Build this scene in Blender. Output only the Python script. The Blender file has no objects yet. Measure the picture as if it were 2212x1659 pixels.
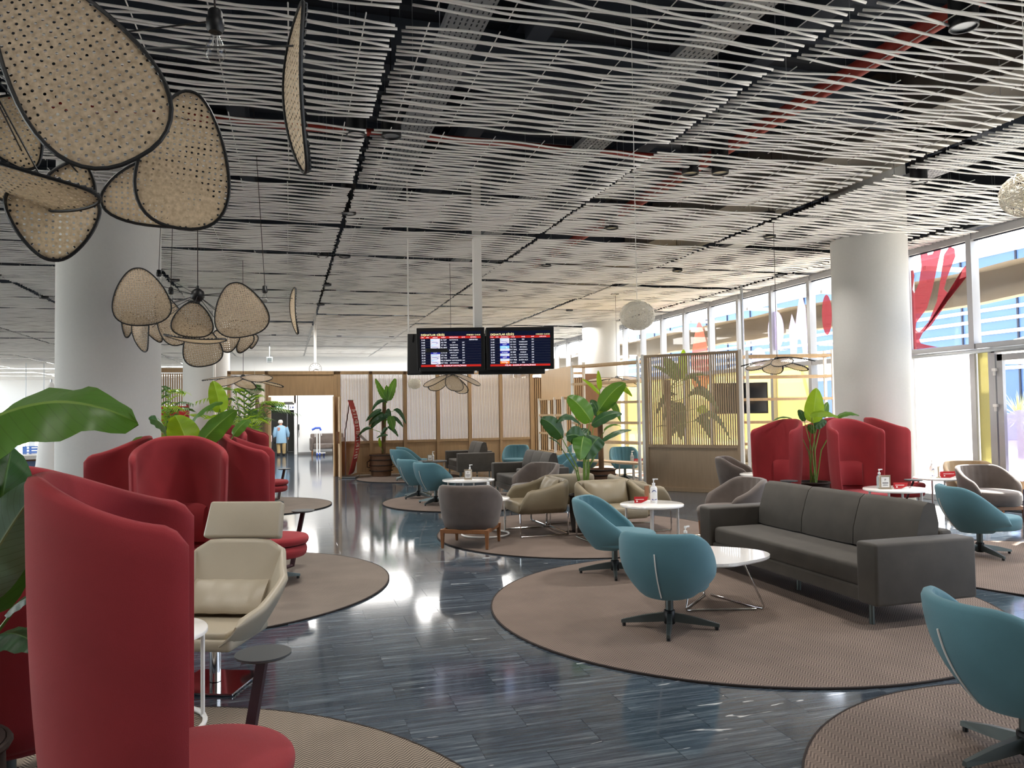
import bpy, bmesh, math, random
from mathutils import Vector, Matrix
from math import sin, cos, pi, radians, sqrt
random.seed(7)
S = bpy.context.scene
COL = S.collection
# ---------------------------------------------------------------- camera, sky, sun, exposure
cam_d = bpy.data.cameras.new('camera'); cam = bpy.data.objects.new('camera', cam_d); COL.objects.link(cam)
cam_d.sensor_width = 36; cam_d.lens = 36 * 1661 / 2212; cam_d.clip_end = 500
YAW, PIT, ROL = 0.28520, 0.034965, 0.0151
Fw = Vector((sin(YAW) * cos(PIT), cos(YAW) * cos(PIT), sin(PIT)))
Rt = Vector((cos(YAW), -sin(YAW), 0)); Up = Rt.cross(Fw)
R2 = Rt * cos(ROL) - Up * sin(ROL); U2 = Up * cos(ROL) + Rt * sin(ROL)
cam.matrix_world = Matrix(((R2.x, U2.x, -Fw.x, 0), (R2.y, U2.y, -Fw.y, 0), (R2.z, U2.z, -Fw.z, 1.65), (0, 0, 0, 1)))
S.camera = cam
W = bpy.data.worlds.new('sky'); S.world = W; W.use_nodes = True
wn = W.node_tree.nodes; wl = W.node_tree.links
sky = wn.new('ShaderNodeTexSky'); sky.sky_type = 'NISHITA'; sky.sun_disc = False
sky.sun_elevation = radians(52); sky.sun_rotation = radians(60); sky.air_density = 1.0; sky.dust_density = 2.0
mixn = wn.new('ShaderNodeMixRGB'); mixn.inputs[0].default_value = .55; mixn.inputs[2].default_value = (5.2, 5.2, 5.0, 1)   # mixed towards white so the daylight comes in less blue
wl.new(sky.outputs[0], mixn.inputs[1])
bgn = wn['Background']; wl.new(mixn.outputs[0], bgn.inputs[0]); bgn.inputs[1].default_value = 0.85
sun_d = bpy.data.lights.new('sun', 'SUN'); sun_d.energy = 18.0; sun_d.angle = 0.01; sun_d.color = (1, .95, .86)
sun = bpy.data.objects.new('sun', sun_d); COL.objects.link(sun)
sun.rotation_euler = Vector((0.52, 0.28, 0.80)).to_track_quat('Z', 'Y').to_euler()
S.view_settings.view_transform = 'Standard'; S.view_settings.look = 'None'; S.view_settings.gamma = 1
S.view_settings.exposure = 0.52; S.view_settings.use_curve_mapping = False
S.cycles.max_bounces = 10; S.cycles.diffuse_bounces = 5; S.cycles.transparent_max_bounces = 24
S.cycles.caustics_reflective = False; S.cycles.caustics_refractive = False; S.cycles.sample_clamp_indirect = 6
# ---------------------------------------------------------------- helpers
def srgb(h):
    h = h.lstrip('#'); c = [int(h[i:i+2], 16) / 255 for i in (0, 2, 4)]
    return tuple(x / 12.92 if x < .04045 else ((x + .055) / 1.055) ** 2.4 for x in c) + (1,)
MATS = {}
def mat(name, col, rough=.6, metal=0, var=0, vscale=6, bump=0, bscale=200, sheen=0, spec=.5, stretch=(1, 1, 1), emit=None, es=1, trans=0, alpha=1, coat=0):
    m = bpy.data.materials.new(name); m.use_nodes = True; nt = m.node_tree; n = nt.nodes; l = nt.links
    b = n['Principled BSDF']; c = srgb(col)
    b.inputs['Base Color'].default_value = c; b.inputs['Roughness'].default_value = rough; b.inputs['Metallic'].default_value = metal
    b.inputs['Specular IOR Level'].default_value = spec; b.inputs['Sheen Weight'].default_value = sheen; b.inputs['Coat Weight'].default_value = coat
    b.inputs['Alpha'].default_value = alpha
    if trans: b.inputs['Transmission Weight'].default_value = trans
    if emit: b.inputs['Emission Color'].default_value = srgb(emit); b.inputs['Emission Strength'].default_value = es
    if var or bump:
        tc = n.new('ShaderNodeTexCoord'); mp = n.new('ShaderNodeMapping'); mp.inputs['Scale'].default_value = stretch
        l.new(tc.outputs['Object'], mp.inputs[0])
    if var:
        t = n.new('ShaderNodeTexNoise'); t.inputs['Scale'].default_value = vscale; t.inputs['Detail'].default_value = 5; l.new(mp.outputs[0], t.inputs['Vector'])
        r = n.new('ShaderNodeValToRGB'); r.color_ramp.elements[0].position = .3; r.color_ramp.elements[1].position = .7
        r.color_ramp.elements[0].color = tuple(x * (1 - var) for x in c[:3]) + (1,)
        r.color_ramp.elements[1].color = tuple(min(1, x * (1 + var)) for x in c[:3]) + (1,)
        l.new(t.outputs[0], r.inputs[0]); l.new(r.outputs[0], b.inputs['Base Color'])
    if bump:
        t2 = n.new('ShaderNodeTexNoise'); t2.inputs['Scale'].default_value = bscale; l.new(mp.outputs[0], t2.inputs['Vector'])
        bp = n.new('ShaderNodeBump'); bp.inputs['Strength'].default_value = bump; bp.inputs['Distance'].default_value = .01
        l.new(t2.outputs[0], bp.inputs['Height']); l.new(bp.outputs[0], b.inputs['Normal'])
    MATS[name] = m; return m
class MB:
    def __init__(s): s.b = bmesh.new()
    def _new(s, fn, M=None):
        before = set(s.b.verts); fn(); vs = [v for v in s.b.verts if v not in before]
        if M is not None: bmesh.ops.transform(s.b, matrix=M, verts=vs)
        return vs
    def box(s, c, d, r=0, M=None, seg=2, taper=None):
        vs = bmesh.ops.create_cube(s.b, size=1)['verts']
        for v in vs: v.co = Vector((v.co.x * d[0], v.co.y * d[1], v.co.z * d[2]))
        if taper:
            for v in vs:
                if v.co.z < 0: v.co.x *= taper; v.co.y *= taper
        if r > 0:
            es = list({e for v in vs for e in v.link_edges})
            g = bmesh.ops.bevel(s.b, geom=es, offset=r, segments=seg, profile=.5, affect='EDGES')
            vs = list({v for f in g['faces'] for v in f.verts} | {v for v in vs if v.is_valid})
        T = Matrix.Translation(c)
        if M is not None: T = T @ M.to_4x4()
        bmesh.ops.transform(s.b, matrix=T, verts=vs); return vs
    def tube(s, pts, r, n=8, cap=True):
        pts = [Vector(p) for p in pts]; rings = []; prev = None
        for i, p in enumerate(pts):
            a = pts[max(0, i - 1)]; b = pts[min(len(pts) - 1, i + 1)]; t = (b - a).normalized()
            u = prev if prev is not None else (Vector((0, 0, 1)) if abs(t.z) < .9 else Vector((1, 0, 0)))
            u = (u - t * u.dot(t)).normalized(); prev = u; w = t.cross(u)
            rr = r[i] if isinstance(r, (list, tuple)) else r
            rings.append([s.b.verts.new(p + (u * cos(2 * pi * k / n) + w * sin(2 * pi * k / n)) * rr) for k in range(n)])
        for a, b in zip(rings, rings[1:]):
            for k in range(n): s.b.faces.new((a[k], a[(k + 1) % n], b[(k + 1) % n], b[k]))
        if cap: s.b.faces.new(rings[0][::-1]); s.b.faces.new(rings[-1])
    def loop(s, pts, r, n=5):
        pts = [Vector(p) for p in pts]; N = len(pts); rings = []; nrm = None
        c = sum(pts, Vector()) / N
        for i, p in enumerate(pts):
            t = (pts[(i + 1) % N] - pts[i - 1]).normalized(); u = (p - c); u = (u - t * u.dot(t)).normalized(); w = t.cross(u)
            rings.append([s.b.verts.new(p + (u * cos(2 * pi * k / n) + w * sin(2 * pi * k / n)) * r) for k in range(n)])
        for i in range(N):
            a, b = rings[i], rings[(i + 1) % N]
            for k in range(n): s.b.faces.new((a[k], a[(k + 1) % n], b[(k + 1) % n], b[k]))
    def lathe(s, prof, n=24, c=(0, 0, 0), sx=1, sy=1, cap=True):
        rings = []
        for r, z in prof:
            if r < 1e-5: rings.append([s.b.verts.new((c[0], c[1], c[2] + z))])
            else: rings.append([s.b.verts.new((c[0] + r * sx * cos(2 * pi * k / n), c[1] + r * sy * sin(2 * pi * k / n), c[2] + z)) for k in range(n)])
        for a, b in zip(rings, rings[1:]):
            if len(a) == 1 and len(b) == 1: continue
            for k in range(n):
                if len(a) == 1: s.b.faces.new((a[0], b[k], b[(k + 1) % n]))
                elif len(b) == 1: s.b.faces.new((a[k], b[0], a[(k + 1) % n]))
                else: s.b.faces.new((a[k], a[(k + 1) % n], b[(k + 1) % n], b[k]))
        if cap and len(rings[0]) > 1: s.b.faces.new(rings[0][::-1])
        if cap and len(rings[-1]) > 1: s.b.faces.new(rings[-1])
    def grid(s, rows, close=False, cap=False):
        V = [[s.b.verts.new(p) for p in r] for r in rows]; n = len(V[0])
        for a, b in zip(V, V[1:]):
            for k in range(n if close else n - 1): s.b.faces.new((a[k], a[(k + 1) % n], b[(k + 1) % n], b[k]))
        if cap: s.b.faces.new(V[0][::-1]); s.b.faces.new(V[-1])
        return V
    def prism(s, poly, h, M=None):
        def f():
            a = [s.b.verts.new((x, y, 0)) for x, y in poly]; b = [s.b.verts.new((x, y, h)) for x, y in poly]
            s.b.faces.new(a[::-1]); s.b.faces.new(b); N = len(poly)
            for i in range(N): s.b.faces.new((a[i], a[(i + 1) % N], b[(i + 1) % N], b[i]))
        s._new(f, M)
    def poly(s, pts): s.b.faces.new([s.b.verts.new(p) for p in pts])
    def build(s, name, m, parent=None, smooth=False, uv=None, recalc=True):
        if recalc: bmesh.ops.recalc_face_normals(s.b, faces=s.b.faces)
        if smooth:
            for f in s.b.faces: f.smooth = True
            for e in s.b.edges:
                if len(e.link_faces) == 2 and e.calc_face_angle(0) > .9: e.smooth = False
        me = bpy.data.meshes.new(name); s.b.to_mesh(me); s.b.free()
        me.materials.append(m if not isinstance(m, str) else MATS[m])
        o = bpy.data.objects.new(name, me); COL.objects.link(o)
        if parent is not None: o.parent = parent
        return o
def tag(o, label=None, cat=None, group=None, kind=None):
    if label: o['label'] = label
    if cat: o['category'] = cat
    if group: o['group'] = group
    if kind: o['kind'] = kind
    return o
def empty(name, loc=(0, 0, 0), rz=0, parent=None):
    o = bpy.data.objects.new(name, None); COL.objects.link(o); o.location = loc; o.rotation_euler = (0, 0, rz); o.empty_display_size = .1
    if parent is not None: o.parent = parent
    return o
def thing(name, label, cat, loc=(0, 0, 0), rz=0, group=None): return tag(empty(name, loc, rz), label, cat, group)
KIDS = {}
def dup(o, loc=None, rz=None, label=None, group=None, parent=None):
    c = o.copy(); COL.objects.link(c)
    if parent is not None: c.parent = parent
    for ch in o.children: dup(ch, parent=c)
    if loc is not None: c.location = loc
    if rz is not None: c.rotation_euler = (0, 0, rz)
    if label: c['label'] = label
    if group: c['group'] = group
    return c
def struct(name, mb, m, parent=None, smooth=False):
    o = mb.build(name, m, parent, smooth)
    if parent is None: o['kind'] = 'structure'
    return o
def piece(name, mesh, loc, parent, rz=0, m=None, scale=None):
    o = bpy.data.objects.new(name, mesh); COL.objects.link(o); o.parent = parent; o.location = loc; o.rotation_euler = (0, 0, rz)
    if scale: o.scale = scale
    return o
def proto_mesh(name, mb, m):
    o = mb.build(name, m); me = o.data; bpy.data.objects.remove(o); return me
def text(body, size, M, m, parent, name='lettering', ax='LEFT', sp=1, ext=0.0004):
    cu = bpy.data.curves.new(name, 'FONT'); cu.body = body; cu.size = size; cu.align_x = ax; cu.extrude = ext; cu.space_line = sp; cu.resolution_u = 2
    cu.materials.append(MATS[m] if isinstance(m, str) else m)
    f = bpy.data.objects.new(name, cu); COL.objects.link(f); me = bpy.data.meshes.new_from_object(f); me.name = name; bpy.data.objects.remove(f); bpy.data.curves.remove(cu)
    o = bpy.data.objects.new(name, me); COL.objects.link(o); o.parent = parent; o.matrix_local = M; return o
def lerp(a, b, t): return a + (b - a) * t
def sst(a, b, x):
    t = min(1, max(0, (x - a) / (b - a))); return t * t * (3 - 2 * t)
# ---------------------------------------------------------------- materials
mat('red_fabric', '#96282f', .9, var=.10, vscale=3, bump=.25, bscale=420, sheen=.08)
mat('teal_fabric', '#588490', .85, var=.06, vscale=4, bump=.2, bscale=420, sheen=.15)
mat('grey_suede', '#45403a', .75, var=.16, vscale=5, bump=.1, bscale=300, sheen=.12)
mat('taupe_velvet', '#5e534d', .75, var=.2, vscale=5, bump=.06, bscale=200, sheen=.3)
mat('tan_velvet', '#b09a78', .75, var=.12, vscale=5, sheen=.4)
mat('plum_fabric', '#4c4656', .85, var=.08, vscale=5)
mat('olive_leather', '#8c8069', .45, var=.05, vscale=4, bump=.08, bscale=160)
mat('cream_leather', '#aaa08d', .42, var=.04, vscale=3, bump=.06, bscale=220)
mat('dark_steel', '#5b6363', .42, .75)
mat('black_metal', '#17181a', .45, .3)
mat('black_plastic', '#0f1114', .5)
mat('maroon_metal', '#3a2026', .4, .3)
mat('graphite_top', '#45494b', .55)
mat('chrome', '#d8d8d8', .07, 1)
mat('steel_grey', '#a7abae', .35, .8)
mat('white_paint', '#eceae6', .5)
mat('white_gloss', '#f1efec', .12, coat=.3)
mat('white_plastic', '#f4f4f4', .35)
mat('wall_white', '#eeeeec', .85)
mat('warm_wall', '#efe6d6', .85)
mat('column_white', '#d0d0cd', .75, var=.015, vscale=30)
mat('oak', '#ab8c68', .5, var=.10, vscale=7, stretch=(4, 4, .35), bump=.05, bscale=60)
mat('oak_light', '#cfae85', .5, var=.08, vscale=7, stretch=(4, 4, .35))
mat('oak_grey', '#a58f75', .55, var=.06, vscale=7, stretch=(4, 4, .35))
mat('oak_dark', '#7d5a42', .55, var=.08, vscale=7, stretch=(4, 4, .35))
mat('walnut_leg', '#8b5e3c', .45, var=.1, vscale=9, stretch=(3, 3, .5))
mat('alu_frame', '#a9a9ab', .45, .35)
mat('gasket', '#1d2235', .6)
mat('rod_white', '#f0eeea', .5)
mat('wire_white', '#f0efec', .5)
mat('void', '#20262f', .9)
mat('void_beam', '#2b323d', .8)
mat('concrete', '#6b665e', .9, var=.15, vscale=2)
mat('galvanised', '#9b9fa3', .45, .6)
mat('red_pipe', '#9c2f22', .5)
mat('basket', '#6a4a34', .8, var=.25, vscale=25, stretch=(1, 1, 6), bump=.5, bscale=60)
mat('basket_dark', '#2b1d17', .8)
mat('soil', '#2c2119', .95, bump=.8, bscale=40)
mat('bark', '#6d5238', .9, var=.35, vscale=12, stretch=(1, 1, .3), bump=.6, bscale=40)
mat('stem_green', '#6f8f3a', .5)
mat('cane', '#fbf5e8', .7); mat('recess_grey', '#4a4b48', .7)
mat('cord_dark', '#2a211f', .8)
mat('skin', '#c58f76', .6); mat('hair_white', '#d9d4cc', .8); mat('shirt_blue', '#8fb4cf', .8); mat('khaki', '#b39a6d', .85)
mat('shirt_patch', '#b07a6a', .85); mat('bag_pink', '#d9b8c0', .7); mat('trolley_blue', '#2450b8', .4)
mat('sign_blue', '#2f5aa0', .5); mat('sign_green', '#1f6a45', .5, emit='#2ca05a', es=.02); mat('lit_white', '#ffffff', .5, emit='#eef0ff', es=1.5)
mat('navy', '#1b2a66', .5)
mat('amber_liquid', '#b98a45', .15, trans=.3)
mat('acrylic', '#e8d8bd', .1, trans=.6)
mat('label_white', '#f5f3f0', .4); mat('card_red', '#b8262c', .4); mat('logo_blue', '#27408f', .4); mat('print_dark', '#3a3636', .6)
mat('pump_clear', '#dfe6ea', .15, trans=.5)
mat('paver', '#d8d2c6', .8, var=.05, vscale=2)
mat('canopy_beige', '#8f8270', .8, var=.05, vscale=2)
mat('umbrella_white', '#ffffff', .7)
mat('far_glass', '#4d6c9c', .35, .0, var=.08, vscale=.15)
mat('far_stripe', '#f4f8ff', .5)
mat('palm_far', '#b7c08a', .7)
mat('banner_red', '#b5383c', .5, var=.06, vscale=3)
mat('tv_glass', '#10151c', .12)
mat('scr_bg', '#05070f', .25, emit='#0a1330', es=.5)
mat('scr_red', '#c22720', .3, emit='#d02a20', es=.4); mat('scr_yel', '#fff2b0', .3, emit='#ffeeb0', es=1.0); mat('scr_wht', '#ffffff', .3, emit='#e8ecff', es=.8)
mat('scr_logo', '#e8e8f4', .3, emit='#e6e6f6', es=.5); mat('scr_navy', '#1a1f7a', .3, emit='#1a1f8a', es=.8); mat('scr_sky', '#6fb4f0', .3, emit='#6fb4f0', es=.8); mat('scr_org', '#f0701c', .3, emit='#f0701c', es=.8)
mat('bar_blue', '#6f82a8', .6); mat('sign_slate', '#33425e', .6); mat('peach', '#d98a6a', .6); mat('hall_light', '#f4f8ff', .5)

def glassy(name, tint=(1, 1, 1), refl=.06, body=0, bcol=(1, 1, 1)):
    m = bpy.data.materials.new(name); m.use_nodes = True; n = m.node_tree.nodes; l = m.node_tree.links; n.clear()
    o = n.new('ShaderNodeOutputMaterial'); t = n.new('ShaderNodeBsdfTransparent'); t.inputs[0].default_value = tint + (1,)
    g = n.new('ShaderNodeBsdfGlossy'); g.inputs['Roughness'].default_value = .02
    ge = n.new('ShaderNodeNewGeometry'); dt = n.new('ShaderNodeVectorMath'); dt.operation = 'DOT_PRODUCT'; l.new(ge.outputs['Normal'], dt.inputs[0]); l.new(ge.outputs['Incoming'], dt.inputs[1])
    ab = n.new('ShaderNodeMath'); ab.operation = 'ABSOLUTE'; l.new(dt.outputs['Value'], ab.inputs[0]); su = n.new('ShaderNodeMath'); su.operation = 'SUBTRACT'; su.inputs[0].default_value = 1; l.new(ab.outputs[0], su.inputs[1])
    pw = n.new('ShaderNodeMath'); pw.operation = 'POWER'; pw.inputs[1].default_value = 5; l.new(su.outputs[0], pw.inputs[0]); fr = n.new('ShaderNodeMath'); fr.operation = 'MULTIPLY_ADD'; fr.inputs[1].default_value = .5; fr.inputs[2].default_value = .04; l.new(pw.outputs[0], fr.inputs[0])
    mx = n.new('ShaderNodeMixShader'); l.new(fr.outputs[0], mx.inputs[0]); l.new(t.outputs[0], mx.inputs[1]); l.new(g.outputs[0], mx.inputs[2])
    last = mx
    if body:
        tr = n.new('ShaderNodeBsdfTranslucent'); tr.inputs[0].default_value = bcol + (1,); d = n.new('ShaderNodeBsdfDiffuse'); d.inputs[0].default_value = bcol + (1,)
        a = n.new('ShaderNodeMixShader'); a.inputs[0].default_value = .3; l.new(tr.outputs[0], a.inputs[1]); l.new(d.outputs[0], a.inputs[2])
        m2 = n.new('ShaderNodeMixShader'); m2.inputs[0].default_value = body; l.new(mx.outputs[0], m2.inputs[1]); l.new(a.outputs[0], m2.inputs[2]); last = m2
    l.new(last.outputs[0], o.inputs[0]); MATS[name] = m; return m
glassy('glass', (.96, .98, 1)); glassy('bulb_glass', (.82, .82, .82))
glassy('decal_red', (.52, .27, .30), body=.3, bcol=(.40, .13, .14)); glassy('decal_orange', (.95, .6, .55), body=.3, bcol=(.55, .22, .16)); glassy('decal_pale', (.75, .72, .82), body=.4, bcol=(.5, .46, .58))
glassy('yellow_film', (.75, .58, .2), body=.85, bcol=(.50, .39, .13)); glassy('white_blind', (1, 1, 1), body=.9, bcol=(.95, .95, .93)); glassy('olive_film', (.6, .58, .35), body=.7, bcol=(.36, .33, .19))
glassy('orange_film', (1, .5, .3), body=.7, bcol=(.9, .3, .12))

def marble(name, joints):
    m = bpy.data.materials.new(name); m.use_nodes = True; nt = m.node_tree; n = nt.nodes; l = nt.links; b = n['Principled BSDF']
    ge = n.new('ShaderNodeNewGeometry'); mp = n.new('ShaderNodeMapping'); mp.inputs['Scale'].default_value = (.8, 15, 1); l.new(ge.outputs['Position'], mp.inputs[0])
    oi = n.new('ShaderNodeObjectInfo'); ad = n.new('ShaderNodeVectorMath'); ad.operation = 'ADD'
    if joints:
        bk = n.new('ShaderNodeTexBrick'); bk.inputs['Color1'].default_value = (.0, 0, 0, 1); bk.inputs['Color2'].default_value = (1, 1, 1, 1); bk.inputs['Mortar'].default_value = (.5, .5, .5, 1)
        bk.inputs['Scale'].default_value = 1; bk.inputs['Brick Width'].default_value = .6; bk.inputs['Row Height'].default_value = .3; bk.inputs['Mortar Size'].default_value = .0015; bk.offset = .5
        l.new(ge.outputs['Position'], bk.inputs['Vector']); rnd = bk.outputs['Color']
    else: rnd = oi.outputs['Random']
    sc = n.new('ShaderNodeVectorMath'); sc.operation = 'SCALE'; sc.inputs[3].default_value = 7; cb = n.new('ShaderNodeCombineXYZ')
    for i in range(3): l.new(rnd, cb.inputs[i])
    l.new(cb.outputs[0], sc.inputs[0]); l.new(mp.outputs[0], ad.inputs[0]); l.new(sc.outputs[0], ad.inputs[1])
    no = n.new('ShaderNodeTexNoise'); no.inputs['Scale'].default_value = 2.2; no.inputs['Detail'].default_value = 9; no.inputs['Roughness'].default_value = .72; no.inputs['Distortion'].default_value = .4; l.new(ad.outputs[0], no.inputs['Vector'])
    r = n.new('ShaderNodeValToRGB'); e = r.color_ramp.elements; e[0].position = .30; e[0].color = srgb('#2a313b'); e[1].position = .49; e[1].color = srgb('#424c57')
    for p, c in ((.60, '#5c666f'), (.70, '#8b9296')): x = e.new(p); x.color = srgb(c)
    l.new(no.outputs[0], r.inputs[0])
    mp2 = n.new('ShaderNodeMapping'); mp2.inputs['Scale'].default_value = (1.5, 8, 1); mp2.inputs['Rotation'].default_value = (0, 0, .12); l.new(ge.outputs['Position'], mp2.inputs[0])
    ad2 = n.new('ShaderNodeVectorMath'); ad2.operation = 'ADD'; l.new(mp2.outputs[0], ad2.inputs[0]); l.new(sc.outputs[0], ad2.inputs[1])
    v = n.new('ShaderNodeTexNoise'); v.inputs['Scale'].default_value = 1.3; v.inputs['Detail'].default_value = 3; v.inputs['Distortion'].default_value = 1.5; l.new(ad2.outputs[0], v.inputs['Vector'])
    r2 = n.new('ShaderNodeValToRGB'); r2.color_ramp.elements[0].position = .705; r2.color_ramp.elements[1].position = .73; l.new(v.outputs[0], r2.inputs[0])
    mx = n.new('ShaderNodeMixRGB'); l.new(r2.outputs[0], mx.inputs[0]); l.new(r.outputs[0], mx.inputs[1]); mx.inputs[2].default_value = srgb('#cfd2d3')
    br = n.new('ShaderNodeHueSaturation'); mr = n.new('ShaderNodeMapRange'); mr.inputs[3].default_value = .82; mr.inputs[4].default_value = 1.15
    l.new(rnd, mr.inputs[0]); l.new(mr.outputs[0], br.inputs['Value']); l.new(mx.outputs[0], br.inputs['Color']); l.new(br.outputs[0], b.inputs['Base Color'])
    b.inputs['Roughness'].default_value = .09; b.inputs['Specular IOR Level'].default_value = .6
    MATS[name] = m
marble('marble_floor', True); marble('marble_tile', False)
def rugmat(name, light, dark, f=55, zig=9):
    m = bpy.data.materials.new(name); m.use_nodes = True; nt = m.node_tree; n = nt.nodes; l = nt.links; b = n['Principled BSDF']
    ge = n.new('ShaderNodeNewGeometry'); sp = n.new('ShaderNodeSeparateXYZ'); l.new(ge.outputs['Position'], sp.inputs[0])
    def M(op, a, bb=None):
        x = n.new('ShaderNodeMath'); x.operation = op
        for i, q in enumerate((a, bb)):
            if q is None: continue
            if isinstance(q, (int, float)): x.inputs[i].default_value = q
            else: l.new(q, x.inputs[i])
        return x.outputs[0]
    t = M('PINGPONG', M('MULTIPLY', sp.outputs[0], zig), .5)
    y = M('ADD', M('MULTIPLY', sp.outputs[1], f), M('MULTIPLY', t, f * .09))
    w = M('GREATER_THAN', M('FRACT', y), .48)
    no = n.new('ShaderNodeTexNoise'); no.inputs['Scale'].default_value = 3; l.new(ge.outputs['Position'], no.inputs['Vector'])
    mx = n.new('ShaderNodeMixRGB'); l.new(w, mx.inputs[0]); mx.inputs[1].default_value = srgb(dark); mx.inputs[2].default_value = srgb(light)
    h = n.new('ShaderNodeHueSaturation'); mr = n.new('ShaderNodeMapRange'); mr.inputs[3].default_value = .8; mr.inputs[4].default_value = 1.2; l.new(no.outputs[0], mr.inputs[0]); l.new(mr.outputs[0], h.inputs['Value']); l.new(mx.outputs[0], h.inputs['Color'])
    l.new(h.outputs[0], b.inputs['Base Color']); b.inputs['Roughness'].default_value = .95
    bp = n.new('ShaderNodeBump'); bp.inputs['Strength'].default_value = .4; bp.inputs['Distance'].default_value = .003; l.new(w, bp.inputs['Height']); l.new(bp.outputs[0], b.inputs['Normal'])
    MATS[name] = m
rugmat('rug_brown', '#85756a', '#5c4f48', 42, 13); rugmat('rug_herring', '#9a8c7c', '#4f463e', 42, 14); rugmat('rug_grey', '#857a70', '#5b524a', 42, 13)
mat('rug_edge', '#2a211e', .9)
def leafmat(name, col, vein, tcol, tr):
    m = bpy.data.materials.new(name); m.use_nodes = True; nt = m.node_tree; n = nt.nodes; l = nt.links; b = n['Principled BSDF']; o = n['Material Output']
    uv = n.new('ShaderNodeUVMap'); sp = n.new('ShaderNodeSeparateXYZ'); l.new(uv.outputs[0], sp.inputs[0])
    def M(op, a, bb=None):
        x = n.new('ShaderNodeMath'); x.operation = op
        for i, q in enumerate((a, bb)):
            if q is None: continue
            if isinstance(q, (int, float)): x.inputs[i].default_value = q
            else: l.new(q, x.inputs[i])
        return x.outputs[0]
    ac = M('ABSOLUTE', sp.outputs[0]); v = M('FRACT', M('SUBTRACT', M('MULTIPLY', sp.outputs[1], 16), M('MULTIPLY', ac, 3)))
    rib = M('LESS_THAN', v, .12); mid = M('LESS_THAN', ac, .045)
    mx = n.new('ShaderNodeMixRGB'); mx.inputs[1].default_value = srgb(col); mx.inputs[2].default_value = tuple(x * .75 for x in srgb(col)[:3]) + (1,); l.new(rib, mx.inputs[0])
    m2 = n.new('ShaderNodeMixRGB'); l.new(mid, m2.inputs[0]); l.new(mx.outputs[0], m2.inputs[1]); m2.inputs[2].default_value = srgb(vein)
    l.new(m2.outputs[0], b.inputs['Base Color']); b.inputs['Roughness'].default_value = .38
    bp = n.new('ShaderNodeBump'); bp.inputs['Strength'].default_value = .3; bp.inputs['Distance'].default_value = .01; l.new(v, bp.inputs['Height']); l.new(bp.outputs[0], b.inputs['Normal'])
    t = n.new('ShaderNodeBsdfTranslucent'); t.inputs[0].default_value = srgb(tcol); ms = n.new('ShaderNodeMixShader'); ms.inputs[0].default_value = tr
    l.new(b.outputs[0], ms.inputs[1]); l.new(t.outputs[0], ms.inputs[2]); l.new(ms.outputs[0], o.inputs[0]); MATS[name] = m
leafmat('leaf0', '#4a7a2e', '#8fae5a', '#7fae2c', .35); leafmat('leaf1', '#2c5230', '#5d8048', '#4d7a2a', .22); leafmat('leaf2', '#7c9a8c', '#9fb08a', '#6f8f5a', .2); leafmat('leaf3', '#7aa324', '#9dbb4a', '#b4d62a', .5)
def canemat(name, holes):
    m = bpy.data.materials.new(name); m.use_nodes = True; nt = m.node_tree; n = nt.nodes; l = nt.links; b = n['Principled BSDF']; o = n['Material Output']
    uv = n.new('ShaderNodeUVMap'); vo = n.new('ShaderNodeTexVoronoi'); vo.inputs['Scale'].default_value = 46; vo.inputs['Randomness'].default_value = .12; vo.voronoi_dimensions = '2D'
    l.new(uv.outputs[0], vo.inputs['Vector']); lt = n.new('ShaderNodeMath'); lt.operation = 'LESS_THAN'; lt.inputs[1].default_value = holes; l.new(vo.outputs['Distance'], lt.inputs[0])
    no = n.new('ShaderNodeTexNoise'); no.inputs['Scale'].default_value = 60; l.new(uv.outputs[0], no.inputs['Vector'])
    r = n.new('ShaderNodeValToRGB'); r.color_ramp.elements[0].color = srgb('#8f7b68'); r.color_ramp.elements[1].color = srgb('#d8c6ae'); r.color_ramp.elements[0].position = .3; r.color_ramp.elements[1].position = .7
    l.new(no.outputs[0], r.inputs[0]); l.new(r.outputs[0], b.inputs['Base Color']); b.inputs['Roughness'].default_value = .6
    tl = n.new('ShaderNodeBsdfTranslucent'); tl.inputs[0].default_value = srgb('#c9b594'); a = n.new('ShaderNodeMixShader'); a.inputs[0].default_value = .4; l.new(b.outputs[0], a.inputs[1]); l.new(tl.outputs[0], a.inputs[2])
    t = n.new('ShaderNodeBsdfTransparent'); ms = n.new('ShaderNodeMixShader'); l.new(lt.outputs[0], ms.inputs[0]); l.new(a.outputs[0], ms.inputs[1]); l.new(t.outputs[0], ms.inputs[2]); l.new(ms.outputs[0], o.inputs[0]); MATS[name] = m
canemat('cane_weave', .20)
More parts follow.
